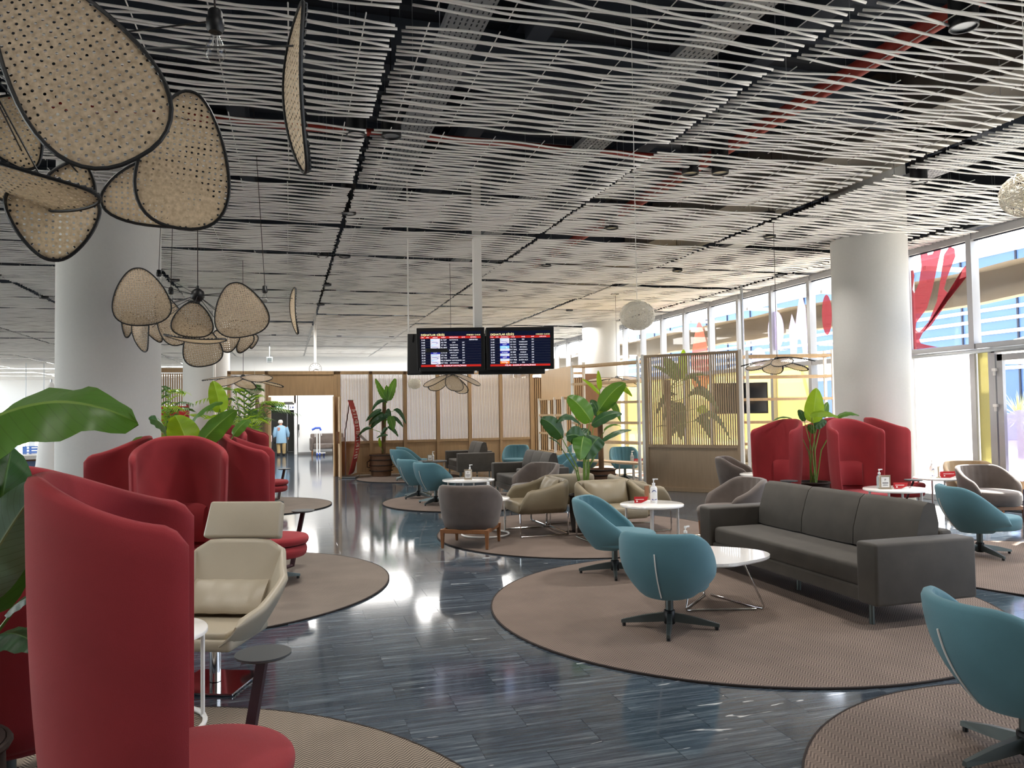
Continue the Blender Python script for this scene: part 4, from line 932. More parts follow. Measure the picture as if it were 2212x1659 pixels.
# ================================================================ lamps
def make_petal(parent, C, a, w, HL, HW, cup=.03):
    C, a, w = Vector(C), Vector(a).normalized(), Vector(w).normalized(); w = (w - a * w.dot(a)).normalized(); n = a.cross(w)
    mb = MB(); uvl = mb.b.loops.layers.uv.new('UVMap'); N = 44; out = []
    prof = []
    for k in range(N):
        t = 2 * pi * k / N; x = math.copysign(abs(cos(t)) ** .9, cos(t)); y = math.copysign(abs(sin(t)) ** .85, sin(t)) * (1 - .40 * x); prof.append((x * HL, y * HW * .92))
    rings = [[(x * s, y * s) for x, y in prof] for s in (.35, .7, 1)]
    P = lambda q: C + a * q[0] + w * q[1] + n * (cup * ((q[0] / HL) ** 2 - .4))
    vc = mb.b.verts.new(P((0, 0))); V = [[mb.b.verts.new(P(q)) for q in r] for r in rings]; co = {vc: (0, 0)}
    for r, vs in zip(rings, V):
        for q, v in zip(r, vs): co[v] = q
    for k in range(N): mb.b.faces.new((vc, V[0][k], V[0][(k + 1) % N]))
    for A_, B_ in zip(V, V[1:]):
        for k in range(N): mb.b.faces.new((A_[k], B_[k], B_[(k + 1) % N], A_[(k + 1) % N]))
    for f in mb.b.faces:
        for l in f.loops: l[uvl].uv = co[l.vert]
    o = mb.build('petal', 'cane_weave', parent, True)
    mb = MB(); edge = [P(q) for q in prof]; mb.loop(edge, .0065, 6)
    L = 0
    for k in range(N):
        p, q = edge[k], edge[(k + 1) % N]; m = max(1, int((q - p).length / .024))
        for j in range(m):
            e = p.lerp(q, j / m); inn = (C - e); inn = (inn - n * inn.dot(n)).normalized(); mb.tube([e + n * .008, e + inn * .018 + n * .006], .0058, 4)
    mb.build('rim', 'black_plastic', o); return o
def bulb(parent, p, top):
    p = Vector(p)
    mb = MB(); mb.lathe([(.0, .038), (.018, .038), (.024, .03), (.024, .008), (.029, .004), (.029, -.028), (.022, -.04)], 16, p); s = mb.build('lamp_holder', 'black_plastic', parent, True)
    mb = MB(); mb.lathe([(.013, -.042), (.015, -.055), (.029, -.085), (.034, -.105), (.030, -.125), (.017, -.140), (0, -.144)], 18, p); mb.build('bulb', 'bulb_glass', s, True)
    mb = MB(); mb.tube([p + Vector((-.006, 0, -.05)), p + Vector((-.008, 0, -.10)), p + Vector((.008, 0, -.10)), p + Vector((.006, 0, -.05))], .0022, 4); mb.build('filament', 'white_paint', s)
    mb = MB(); mb.tube([p + Vector((0, 0, .035)), top], .0035, 5); mb.build('cord', 'cord_dark', parent)
def chandelier(label, hub, petals, bulbs):
    h = Vector(hub); t = thing('petal_chandelier', label, 'pendant lamp', (0, 0, 0), 0, 'woven cane petal chandeliers')
    mb = MB(); mb.lathe([(0, -.07), (.04, -.062), (.068, -.02), (.07, .0), (.06, .04), (.03, .065), (.012, .075), (.012, .10), (0, .10)], 20, h); mb.build('hub', 'black_metal', t, True)
    mb = MB(); mb.tube([h + Vector((0, 0, .09)), (h.x, h.y, 6)], .004, 6); mb.build('cord', 'cord_dark', t)
    for C, a, w, HL, HW in petals:
        p = make_petal(t, C, a, w, HL, HW)
        e = Vector(C); d = e - h; e2 = e + Vector(a).normalized() * HL * .55 * (1 if Vector(a).dot(d) < 0 else -1)
        mb = MB(); mb.tube([h, e2], .0032, 5); mb.build('arm', 'black_metal', t)
    for b in bulbs:
        bv = Vector(b); bulb(t, b, (bv.x + (h.x - bv.x) * .25, bv.y + (h.y - bv.y) * .25, 6))
        mb = MB(); mb.tube([h, bv], .0032, 5); mb.build('arm', 'black_metal', t)
    mb = MB(); mb.tube([h + Vector((0, 0, -.06)), h + Vector((0, 0, -.12))], .024, 12); mb.build('lamp_holder', 'black_plastic', t, True)
    return t
chandelier('large woven cane petal chandelier at the top left, cut by the frame', HUB_NEAR, LAMP_NEAR, BULBS_NEAR)
chandelier('smaller-looking woven cane petal chandelier in front of the big white column', HUB_FAR, LAMP_FAR, BULBS_FAR)
def flower(label, p, rot, HL=.33, droop=.28, n=5):
    t = thing('flower_pendant', label, 'pendant lamp', p, 0, 'flat cane flower pendants')
    mb = MB(); mb.lathe([(0, -.04), (.05, -.03), (.06, .0), (.03, .04), (0, .05)], 16); mb.build('hub', 'black_plastic', t, True)
    mb = MB(); mb.tube([(0, 0, .04), (0, 0, 6 - p[2])], .004, 5); mb.build('cord', 'cord_dark', t)
    for k in range(n):
        a = rot + 2 * pi * k / n; dr = droop + .12 * sin(k * 2.3 + rot); d = Vector((cos(a) * cos(dr), sin(a) * cos(dr), -sin(dr))); w = Vector((-sin(a), cos(a), .25 * sin(k * 1.9))).normalized()
        make_petal(t, d * (HL + .0) * .98 + Vector((0, 0, -.02 + .012 * k)), -d, w, HL, HL * .55, .02)
    return t
flower('flat cane flower pendant near the second white column, left of the doorway', (-.75, 14.6, 2.33), .3, .37, .16)
flower('flat cane flower pendant just below the departure screens', (2.94, 14.04, 2.36), .9, .30, .5)
flower('flat cane flower pendant in front of the right shelf divider', (7.11, 10.0, 2.36), .1, .28, .22, 6)
flower('flat cane flower pendant half hidden by the tall plant at the shelf divider', (7.75, 17.3, 2.42), .5, .36, .2)
def wire_ball(label, p, r, cordtop=6):
    t = thing('wire_ball_lamp', label, 'pendant lamp', p, 0, 'woven white wire ball lamps')
    mb = MB(); rnd = random.Random(int(p[1] * 100))
    for k in range(95):
        ax = Vector((rnd.gauss(0, 1), rnd.gauss(0, 1), rnd.gauss(0, 1))).normalized(); u = ax.orthogonal().normalized(); v = ax.cross(u); off = rnd.uniform(-.75, .75); rr = sqrt(1 - off * off)
        pts = []
        for j in range(18):
            a = 2 * pi * j / 18; q = (ax * off + (u * cos(a) + v * sin(a)) * rr) * r * (1 + .02 * sin(3 * a + k)); pts.append((q.x, q.y, q.z * .84))
        mb.loop(pts, .0028, 3)
    mb.build('wire_shell', 'cane' if r < .2 else 'cane', t)['kind'] = 'stuff'
    mb = MB(); mb.tube([(0, 0, r * .8), (0, 0, cordtop - p[2])], .0035, 5); mb.build('cord', 'wire_white', t)
wire_ball('white wire ball lamp hanging right of the departure screens', (3.21, 6.67, 2.54), .165)
wire_ball('white wire ball lamp cut off by the right frame edge', (5.16, 4.23, 3.16), .19)
wire_ball('small far wire ball lamp in front of the wooden slats', (3.21, 20.0, 2.4), .165)
wire_ball('far wire ball lamp below the flower pendant by the second column', (-.62, 16.33, 2.22), .18)
sl = thing('ceiling_spotlight', 'left black cylinder spotlight of the pair above the departure screens', 'spotlight', (.68, 7.7, 4.42), 0, 'black cylinder spotlights')
mb = MB(); mb.lathe([(0, .42), (.10, .42), (.10, 0), (.088, 0), (.085, .03), (0, .03)], 24); mb.build('housing', 'black_metal', sl, True)
mb = MB(); mb.lathe([(.084, .015), (.05, .025), (0, .028)], 24); mb.build('reflector', 'steel_grey', sl, True)
mb = MB(); mb.tube([(0, 0, .42), (0, 0, 1.58)], .006, 5); mb.build('stem', 'black_metal', sl)
def spot_lamp(x, y, p):  # added downward fill light under a housing, for rugs and seats
    d = bpy.data.lights.new('spot_lamp', 'AREA'); d.shape = 'DISK'; d.size = .16; d.spread = radians(120); d.energy = p; d.color = (1, .95, .88)
    o = bpy.data.objects.new('spot_lamp', d); COL.objects.link(o); o.location = (x, y, 4.415)
SPOT_FILL_P = 19
ORD = ('one', 'two', 'three', 'four', 'five', 'six', 'seven')
spot_lamp(.68, 7.7, SPOT_FILL_P)
for x, y, lab in ((1.02, 7.66, 'right black cylinder spotlight of the pair above the departure screens'), (4.6, 8.05, 'left black cylinder spotlight of the pair before the concrete beam'), (4.94, 7.95, 'right black cylinder spotlight of the pair before the concrete beam'), (.62, 13.9, 'left black cylinder spotlight of the far pair behind the thin cane petal'), (1.0, 13.85, 'right black cylinder spotlight of the far pair behind the thin cane petal')):
    dup(sl, (x, y, 4.42), 0, lab); spot_lamp(x, y, SPOT_FILL_P)
for x in (-5.4, -2.2, .84, 4.8, 7.6, 10.0):  # extra housings, invented to carry an even grid of overhead fill
    for y in (1.2, 4.4, 7.7, 10.8, 13.9, 17.0, 20.1):
        if (x, y) in ((.84, 7.7), (4.8, 7.7), (.84, 13.9)) or (x == -2.2 and y == 10.8): continue
        dup(sl, (x, y, 4.42), 0, 'added black fill spotlight among the rods, row %s from the viewer, file %s from the left' % (ORD[int(y / 3)], ORD[(-5.4, -2.2, .84, 4.8, 7.6, 10.0).index(x)])); spot_lamp(x, y, SPOT_FILL_P)
# ================================================================ plants
def leaf_mesh(parent, S_, T_, N_, w, arch, c, rnd):
    S_, T_, N_ = Vector(S_), Vector(T_), Vector(N_).normalized(); ax = T_ - S_; L = ax.length; a = ax.normalized(); lat = a.cross(N_).normalized(); n = lat.cross(a)
    mb = MB(); uvl = mb.b.loops.layers.uv.new('UVMap'); n1 = 18; rows = []; co = {}
    tw = rnd.uniform(-.25, .25)
    for i in range(n1 + 1):
        t = i / n1; p = S_ + ax * t + Vector((0, 0, 1)) * (arch * 4 * t * (1 - t)) - n * (.06 * L * t * t)
        hw = w / 2 * max(.02, sin(pi * min(1, t ** .72)) ** .55) * (1 - .12 * t); r = []
        for u in (-1, -.5, -.06, 0, .06, .5, 1):
            z = -.20 * abs(u) ** 1.5 * hw * 2 * .7 + (.035 * w * sin(t * 23 + u * 2) * abs(u)) + (.012 * w if abs(u) < .05 else 0)
            v = mb.b.verts.new(p + lat * (u * hw * (1 - .1 * abs(u))) + n * (z + tw * u * hw * t)); co[v] = (u, t); r.append(v)
        rows.append(r)
    for A_, B_ in zip(rows, rows[1:]):
        for k in range(6): mb.b.faces.new((A_[k], A_[k + 1], B_[k + 1], B_[k]))
    for f in mb.b.faces:
        for l in f.loops: l[uvl].uv = co[l.vert]
    o = mb.build('leaf', 'leaf%d' % c, parent, True); return o
def big_plant(name, key, label, pot=None, trunk=None, cat='plant'):
    c, L = LEAVES[key]; c = Vector(c); rnd = random.Random(len(key) * 7 + len(L)); t = thing(name, label, cat, (0, 0, 0), 0, 'large-leaved potted plants')
    for (s, e, n, w, ar, col) in L:
        leaf_mesh(t, s, e, n, w, ar, col, rnd); s = Vector(s)
        base = c + Vector((rnd.uniform(-.06, .06), rnd.uniform(-.06, .06), 0))
        if trunk:
            q = min(max(s.z - .25, c.z), trunk[-1][2]); base = Vector((trunk[0][0], trunk[0][1], q))
        m_ = base.lerp(s, .55) + Vector(((base.x - s.x) * .25, (base.y - s.y) * .25, 0)); a = (Vector(e) - s).normalized() * .04
        mb = MB(); mb.tube([base, base.lerp(m_, .5), m_, s + a], [.012, .010, .009, .005], 6); mb.build('stem', 'stem_green', t, True)
    if trunk:
        for tr, r in ((trunk, .055),):
            mb = MB(); mb.tube(tr, r, 10); mb.build('trunk', 'bark', t, True)
    if pot:
        r, h, m = pot; mb = MB(); mb.lathe([(r * .86, 0), (r, h * .5), (r * .97, h), (r * .9, h), (r * .9, h - .06), (0, h - .06)], 32, (c.x, c.y, .014)); p = mb.build('basket', m, t, True)
        for z in ((.25, .5, .75, .97) if m == 'basket' else (.97,)):
            mb = MB(); mb.loop([(c.x + (r + .004) * cos(2 * pi * k / 32), c.y + (r + .004) * sin(2 * pi * k / 32), .014 + h * z) for k in range(32)], .014, 6); mb.build('band', 'basket_dark', p)
        mb = MB(); mb.lathe([(r * .88, h - .055), (0, h - .05)], 24, (c.x, c.y, .014)); mb.build('soil', 'soil', t)
        if key == 'back':
            for s in (-1, 1): mb = MB(); mb.tube([(c.x + s * r, c.y, h * .74), (c.x + s * (r + .07), c.y - .03, h * .68), (c.x + s * (r + .07), c.y - .03, h * .45), (c.x + s * r, c.y, h * .42)], .012, 6); mb.build('handle', 'basket_dark', t)
    return t
big_plant('giant_bird_of_paradise', 'near', 'large-leaved plant at the left edge beside the nearest red chair', (.24, .5, 'basket_dark'))
big_plant('giant_bird_of_paradise', 'mid', 'bright green broad-leaved plant rising among the second group of red chairs', (.24, .5, 'basket_dark'))
big_plant('banana_plant', 'back', 'banana plant in a rope-banded basket before the slatted wall', (.29, .56, 'basket'), [(2.42, 20.25, .4), (2.43, 20.25, 1.4), (2.45, 20.22, 2.05)])
big_plant('giant_bird_of_paradise', 'cen', 'dark green leafy plant in the middle of the olive armchairs', (.22, .5, 'basket_dark'))
big_plant('banana_plant', 'tall', 'tall banana plant with a shaggy trunk in front of the shelf divider', (.28, .45, 'basket'), [(6.05, 14.35, .4), (6.04, 14.35, 1.2), (6.06, 14.4, 1.75)])
big_plant('banana_plant', 'scr', 'banana plant standing behind the slatted wooden screen', (.3, .5, 'basket'), [(7.72, 14.6, .4), (7.7, 14.6, 1.5), (7.68, 14.6, 2.25)])
big_plant('giant_bird_of_paradise', 'right', 'lime green broad-leaved plant among the red chairs by the window column', (.24, .5, 'basket_dark'))
def palm(label, x, y, h, n, L, seed, cm=('leaf0', 'leaf3', 'leaf1')):
    t = thing('areca_palm', label, 'plant', (x, y, 0), 0, 'feathery palms'); rnd = random.Random(seed)
    mb = MB(); mb.lathe([(.2, 0), (.24, .25), (.23, .5), (.2, .5), (.2, .45), (0, .45)], 24); mb.build('pot', 'basket_dark', t, True)
    for k in range(n):
        a = 2 * pi * k / n + rnd.uniform(-.3, .3); e = rnd.uniform(.35, 1.35); l = L * rnd.uniform(.8, 1.15); r0 = Vector((cos(a) * .04, sin(a) * .04, .45)); d = Vector((cos(a), sin(a), 0)); pts = []
        H = h * rnd.uniform(.45, .8)
        for i in range(9):
            s = i / 8; pts.append(r0 + Vector((0, 0, 1)) * (H * min(1, s * 1.6) + l * sin(e) * max(0, s - .3) * .9 - l * .55 * max(0, s - .45) ** 2 * 1.8) + d * (l * cos(e) * s * s + .25 * l * max(0, s - .3)))
        mb = MB(); mb.tube(pts, [.008 - .0007 * i for i in range(9)], 4)
        uvl = mb.b.loops.layers.uv.new('UVMap')
        for i in range(14):
            s = .42 + .57 * i / 13; q = s * 8; j = min(7, int(q)); p = pts[j].lerp(pts[j + 1], q - j); tg = (pts[j + 1] - pts[j]).normalized(); sd = tg.cross(Vector((0, 0, 1))).normalized()
            for sg in (-1, 1):
                dr = (sd * sg * .75 + tg * .65 + Vector((0, 0, -.15))).normalized() * (.30 * l * (1.1 - abs(s - .62) * 1.3)); up = dr.cross(tg).normalized().cross(dr).normalized() * .011
                mb.poly([p - up, p + dr * .5 - up * 1.3 + Vector((0, 0, .01)), p + dr + Vector((0, 0, -.04)), p + dr * .5 + up * 1.3 + Vector((0, 0, .01)), p + up])
        mb.build('frond', cm[k % 3], t)
palm('feathery palm left of the doorway behind the red chairs', -.78, 16.4, 1.9, 26, .85, 3)
palm('feathery palm between the big column and the second column', -2.32, 16.0, 2.1, 18, .85, 8)
# ================================================================ dividers, screens, small things
def frame_run(label, p0, p1, depth, zs, back=True, extra=None):
    a = Vector((p0[0], p0[1], 0)); b = Vector((p1[0], p1[1], 0)); d = (b - a); L = d.length; d.normalize(); n = Vector((-d.y, d.x, 0))
    t = thing('shelf_divider', label, 'room divider', a, math.atan2(d.y, d.x), 'open shelf dividers')
    for x in (0, L):
        for y in (0, depth):
            mb = MB(); mb.box((x, y, 1.37), (.05, .05, 2.74)); mb.build('post', 'white_paint', t)
    for z in zs:
        mb = MB(); mb.box((L / 2, 0, z), (L - .05, .03, .05)); mb.box((L / 2, depth, z), (L - .05, .03, .05)); mb.box((.0, depth / 2, z), (.03, depth - .05, .05)); mb.box((L, depth / 2, z), (.03, depth - .05, .05)); mb.build('shelf_beam', 'oak_light', t)
    return t
ZS = (.94, 1.36, 1.80, 2.23, 2.63)
t = frame_run('open shelf divider behind the tall banana plant', (6.95, 14.46), (6.2, 16.3), -.36, ZS)
mb = MB(); mb.box((1.05, -.18, .52), (2.05, .34, .035)); mb.build('shelf_board', 'oak_light', t)
frame_run('open shelf divider between the slatted screen and the window column', (8.46, 12.84), (10.05, 12.40), .36, ZS)
t = thing('shelf_divider', 'narrow shelf ladder with a big wooden board on top, left of the tall plant', 'room divider', (6.2, 16.3, 0), math.atan2(2.6, .15), 'open shelf dividers')
mb = MB(); mb.box((1.32, 0, 2.30), (2.55, .04, .70)); mb.build('wood_board', 'oak_light', t)
for x in (.45, 1.1, 2.55):
    mb = MB(); mb.box((x, .1, .98), (.05, .05, 1.96)); mb.box((x, -.16, .98), (.05, .05, 1.96)); mb.build('post', 'white_paint', t)
for z in (.62, 1.08, 1.53, 1.93):
    mb = MB(); mb.box((1.5, .1, z), (2.1, .03, .045)); mb.box((1.5, -.16, z), (2.1, .03, .045)); mb.box((.45, -.03, z), (.03, .22, .045)); mb.box((1.1, -.03, z), (.03, .22, .045)); mb.build('shelf_beam', 'oak_light', t)
# slatted screen
a = Vector((7.0, 14.36, 0)); b = Vector((8.36, 12.87, 0)); L = (b - a).length
t = thing('slatted_screen', 'slatted wooden screen with a solid foot, in front of a banana plant', 'room divider', a, math.atan2(b.y - a.y, b.x - a.x))
for x in (.02, L - .02): mb = MB(); mb.box((x, 0, 1.38), (.06, .09, 2.76)); mb.build('post', 'white_paint', t)
for x in (.08, L - .08): mb = MB(); mb.box((x, 0, 1.37), (.06, .07, 2.70)); mb.build('stile', 'oak_grey', t)
mb = MB(); mb.box((L / 2, 0, 2.72), (L - .08, .08, .05)); mb.build('top_rail', 'oak_grey', t)
mb = MB(); mb.box((L / 2, 0, .90), (L - .2, .08, .06)); mb.build('rail', 'oak_grey', t); mb = MB(); mb.box((L / 2, 0, .04), (L - .2, .08, .08)); mb.build('rail', 'oak_grey', t)
mb = MB(); mb.box((L / 2, .01, .48), (L - .2, .03, .80)); mb.build('wood_panel', 'oak_grey', t)
mb = MB(); mb.box((0, 0, 0), (.022, .035, 1.77)); ss = proto_mesh('slat', mb, 'oak_grey')
for i in range(40): piece('slat', ss, (.125 + (L - .25) * (i + .5) / 40, 0, 1.81), t)
# television inside
t = thing('television', 'black flat television beyond the right shelf divider, in front of the yellow windows', 'television', (9.85, 15.25, 1.86), 0)
t.rotation_euler = (0, 0, A(-24))
mb = MB(); mb.box((0, 0, 0), (1.2, .07, .70), .01); bd = mb.build('housing', 'black_plastic', t); mb = MB(); mb.box((0, -.037, .005), (1.14, .004, .64)); mb.build('screen', 'tv_glass', bd)
mb = MB(); mb.tube([(.1, .03, 0), (.1, .10, 0), (.1, .10, 2.6)], .03, 8); mb.build('ceiling_pole', 'steel_grey', t)
# departure screens
def orient(p, ux, nz):
    x = Vector(ux).normalized(); z = Vector(nz); z = (z - x * z.dot(x)).normalized(); y = z.cross(x); return Matrix(((x.x, y.x, z.x, p[0]), (x.y, y.y, z.y, p[1]), (x.z, y.z, z.z, p[2]), (0, 0, 0, 1)))
board = thing('departure_board', 'pair of black flight information screens on a grey ceiling pole', 'information screen', (3.0, 11.75, 2.62))
mb = MB(); mb.box((-.05, .22, 1.35), (.13, .10, 2.9)); mb.build('pole', 'white_paint', board)
mb = MB(); mb.box((0, .20, .0), (1.8, .08, .06)); mb.box((0, .20, -.30), (2.0, .06, .05)); mb.build('bracket', 'black_metal', board)
mb = MB(); mb.tube([(-1.13, .45, .3), (-1.13, .45, 3.3)], .012, 6); mb.build('hanger_rod', 'white_paint', board)
LEFT = dict(h=('STD', 'ETD', 'AIRLINE', 'FLIGHT', 'DESTINATION', 'GATE', 'REMARKS'),
  t='12:45\n14:05\n14:25\n14:50\n15:05\n15:05\n15:10\n15:20\n15:30\n15:50', f='SZ 7207\nXQ 740\nZF 962\nXC 8047\nTK 8203\nLO 6138\nXQ 186\nZF 7760\nXQ 2121\nENT 7232',
  d='KATOWICE\nLVIV\nVNUKOVO\nHAMBURG\nSAW SABIHA\nWROCLAW\nKUWAIT\nVNUKOVO\nNIZNY NOVGOROD\nKATOWICE', g=' \n207\n208\n206\n201\n202\n203\n209\n204\n207', r='DEPARTED',
  logos=['w', 'w', 'w', 'w', 'r', 'n', 'w', 'w', 'w', 'w'])
RIGHT = dict(h=('PLN', 'THN', 'HAVAYOLU', 'UÇUŞ', 'VARIŞ', 'KAPI', 'AÇIKLAMA'),
  t='16:20\n16:45\n20:05\n20:30\n20:55\n21:20\n21:50\n22:05\n22:30\n23:50', f='XQ 590\nSZ 7205\nLO 6131\nTB 1206\nENT 2842\nEI 3889\nXC 748\nLO 6132\nTKY 7828\nPC 2732',
  d='ESB\nWARSHAW\nWARSHAW\nBRUSSELS\nWARSHAW\nDUBLIN\nCHARLEROI\nKATOWICE\nQUEEN ALIA\nESB', g='201\n203\n210\n205\n207\n202\n204\n208\n206\n205', r=' ',
  logos=['w', 'w', 'n', 's', 'w', 'n', 'w', 'n', 'w', 'o'])
LM = {'w': 'scr_logo', 'r': 'scr_red', 'n': 'scr_navy', 's': 'scr_sky', 'o': 'scr_org'}
def monitor(p, ux, nz, D, front=True):
    M = orient(p, ux, nz); mb = MB(); mb.box((0, 0, -.035), (1.07, .67, .07), .008); m = mb.build('monitor', 'black_plastic', board); m.matrix_local = M
    if not front: return
    T = lambda x, y, z=.004: Matrix.Translation((x, y, z))
    mb = MB(); mb.box((0, 0, .002), (.96, .56, .004)); mb.build('screen', 'scr_bg', m)
    mb = MB(); mb.box((0, .187, .0045), (.95, .036, .002)); mb.box((0, -.262, .0045), (.95, .032, .002)); mb.build('red_bar', 'scr_red', m)
    mb = MB()
    for i in range(11):
        mb.box((.15, .168 - i * .0405, .0045), (.65, .0016, .001)); mb.box((-.40, .168 - i * .0405, .0045), (.15, .0016, .001))
    mb.build('row_line', 'steel_grey', m)
    for i, k in enumerate(D['logos']):
        mb = MB(); mb.box((-.243, .147 - i * .0405, .0048), (.148, .0385, .002)); mb.build('logo_panel', LM[k], m)
        if k == 'n': text('LOT' if not (D is RIGHT and i == 5) else 'RYANAIR', .034 if not (D is RIGHT and i == 5) else .022, T(-.243, .136 - i * .0405, .006) @ Matrix.Rotation(0, 4, 'Z'), 'scr_wht', m, ax='CENTER')
        else:
            mb = MB(); mb.box((-.255, .152 - i * .0405, .0062), (.085, .006, .0006)); mb.box((-.21 if i % 2 else -.29, .14 - i * .0405, .0062), (.03, .007, .0006), 0, Matrix.Rotation(.5 if i % 2 else 0, 4, 'Z')); mb.build('logo_mark', 'scr_navy' if k == 'w' and i % 2 else ('scr_sky' if k == 'w' else 'scr_wht'), m)
    text('DIŞHATLAR GİDİŞ', .043, T(-.465, .212), 'scr_yel', m); text('19/08/2021 12:43:30', .027, T(.47, .214), 'scr_yel', m, ax='RIGHT')
    for x, s in zip((-.44, -.36, -.243, -.11, .05, .20, .36), D['h']): text(s, .022, T(x, .179, .006), 'scr_wht', m, ax='CENTER')
    for col, size, x, ax in (('t', .028, -.465, 'LEFT'), ('f', .028, -.11, 'CENTER'), ('d', .026, .05, 'CENTER'), ('g', .026, .20, 'CENTER')):
        for i, line in enumerate(D[col].split('\n')):
            if line.strip(): text(line, size, T(x, .137 - i * .0405), 'scr_wht', m, ax=ax)
    if D['r'].strip(): text(D['r'], .028, T(.36, .137), 'scr_wht', m, ax='CENTER')
    text('MİLAS - BODRUM HAVALİMANI', .034, T(0, -.274, .006), 'scr_wht', m, ax='CENTER')
    text('NEC', .02, T(0, -.312, .001), 'steel_grey', m, ax='CENTER')
tilt = lambda x, y: (x, y, -.16)
monitor((-.51, .15, .02), (.965, -.262, 0), tilt(-.262, -.965), LEFT); monitor((.545, -.145, .015), (.957, -.29, 0), tilt(-.29, -.957), RIGHT)
monitor((-.60, .50, -.04), (-.965, .262, 0), (.262, .965, -.16), LEFT, False); monitor((.50, .20, -.05), (-.965, .262, 0), (.262, .965, -.16), LEFT, False)
mb = MB(); mb.box((.02, -.0, .27), (.012, .02, .10)); mb.box((-.14, .02, -.345), (.03, .03, .03)); mb.build('clip', 'white_paint', board)
# clock on a pole
t = thing('station_clock', 'round white clock on a ceiling pole above the doorway', 'clock', (.86, 24.76, 3.05))
mb = MB(); mb.prism([(.19 * cos(2 * pi * k / 40), .19 * sin(2 * pi * k / 40)) for k in range(40)], .1, Matrix.Rotation(pi / 2, 4, 'X') @ Matrix.Translation((0, 0, -.05))); mb.build('case', 'print_dark', t)
mb = MB(); mb.prism([(.178 * cos(2 * pi * k / 40), .178 * sin(2 * pi * k / 40)) for k in range(40)], .004, Matrix.Translation((0, -.05, 0)) @ Matrix.Rotation(pi / 2, 4, 'X')); fc = mb.build('face', 'white_paint', t)
mb = MB()
for k in range(12): mb.box((.145 * sin(k * pi / 6), -.056, .145 * cos(k * pi / 6)), (.012, .002, .04), 0, Matrix.Rotation(k * pi / 6, 4, 'Y'))
mb.build('hour_mark', 'print_dark', fc)
mb = MB(); mb.box((.05, -.058, -.02), (.1, .002, .02), 0, Matrix.Rotation(.3, 4, 'Y')); mb.box((-.05, -.058, -.045), (.012, .002, .13), 0, Matrix.Rotation(.9, 4, 'Y')); mb.build('hand', 'print_dark', fc)
mb = MB(); mb.tube([(0, 0, .18), (0, 0, 2.9)], .04, 10); mb.build('pole', 'white_paint', t)
t = thing('wall_speaker', 'small grey box speaker high on the white wall left of the clock', 'speaker', (-.64, 31.5, 3.79)); mb = MB(); mb.box((0, 0, 0), (.24, .18, .22), .02, None, 2, .8); mb.build('box', 'steel_grey', t); mb = MB(); mb.box((0, -.09, .01), (.15, .01, .12)); mb.build('grille', 'dark_steel', t); mb = MB(); mb.tube([(0, 0, .1), (0, 0, 2.3)], .015, 6); mb.build('hanger', 'steel_grey', t)
# red banner
t = thing('banner_stand', 'curved red fabric banner on a grey stand beside the doorway', 'banner', (1.58, 20.25, 0), A(74))
rows = []
for i in range(25):
    z = .09 + 1.9 * i / 24; bow = -.18 * sin(pi * i / 24) ; rows.append([(x, bow + .02 * x, z) for x in (-.36, -.12, .12, .36)] + [(x, bow + .02 * x + .006, z) for x in (.36, .12, -.12, -.36)])
mb = MB(); mb.grid(rows, True, True); fab = mb.build('banner_sheet', 'banner_red', t, True)
mb = MB()
for i in range(17):
    z = .5 + .075 * i; q = (z - .09) / 1.9; bow = -.18 * sin(pi * q) - .004; mb.box((.0 + .03 * sin(i * 5), bow, z), (.34 + .14 * sin(i * 2.3), .002, .022), 0)
    if i % 4 == 0: mb.box((.0, bow, z + .035), (.5, .002, .016))
mb.build('print_line', 'white_paint', fab)['kind'] = 'stuff'
mb = MB(); q = [(.36, .095), (.36, .42), (.25, .28), (.1, .17), (-.1, .12), (-.36, .10), (-.36, .095)]; mb.prism(q, .002, Matrix.Translation((0, -.075, 0)) @ Matrix.Rotation(pi / 2, 4, 'X')); mb.build('print_line', 'white_paint', fab)
mb = MB(); mb.tube([(0, .14, .02), (0, .14, 1.2), (0, .02, 1.99)], .015, 8); mb.box((0, .05, .02), (.5, .42, .03)); mb.tube([(-.36, 0, 1.99), (.36, 0, 1.99)], .012, 6); mb.build('stand', 'steel_grey', t)
mb = MB(); mb.box((.1, -.30, 1.0), (.3, .02, .22), 0, Matrix.Rotation(-.8, 4, 'X')); mb.build('leaflet_tray', 'steel_grey', t)
# corridor: signs, person, suitcase, trolley, armchair, phone
t = thing('restroom_sign', 'white lit restroom sign with a wheelchair and two figures above the dark passage', 'sign', (.06, 32.38, 1.93))
for k, x in enumerate((-.12, .13)):
    mb = MB(); mb.box((x, 0, 0), (.21, .05, .21)); pl = mb.build('lit_panel', 'lit_white', t); mb = MB()
    if k == 0: mb.loop([(x + .045 * cos(2 * pi * i / 14), -.03, -.035 + .045 * sin(2 * pi * i / 14)) for i in range(14)], .008, 4); mb.box((x - .01, -.03, .02), (.018, .006, .06)); mb.lathe([(0, -.02), (.02, 0), (0, .02)], 8, (x - .01, -.03, .065)); mb.box((x + .02, -.03, -.005), (.05, .006, .012))
    else:
        for q in (-.045, .045): mb.box((x + q, -.03, 0), (.04 if q < 0 else .05, .006, .07), 0, None, 2, 1.0 if q < 0 else 1.5); mb.box((x + q, -.03, -.055), (.022, .006, .05)); mb.lathe([(0, -.02), (.02, 0), (0, .02)], 8, (x + q, -.03, .06))
    mb.build('pictogram', 'navy', pl)
mb = MB(); mb.box((0, .13, .16), (.34, .3, .12)); mb.build('bracket', 'recess_grey', t)
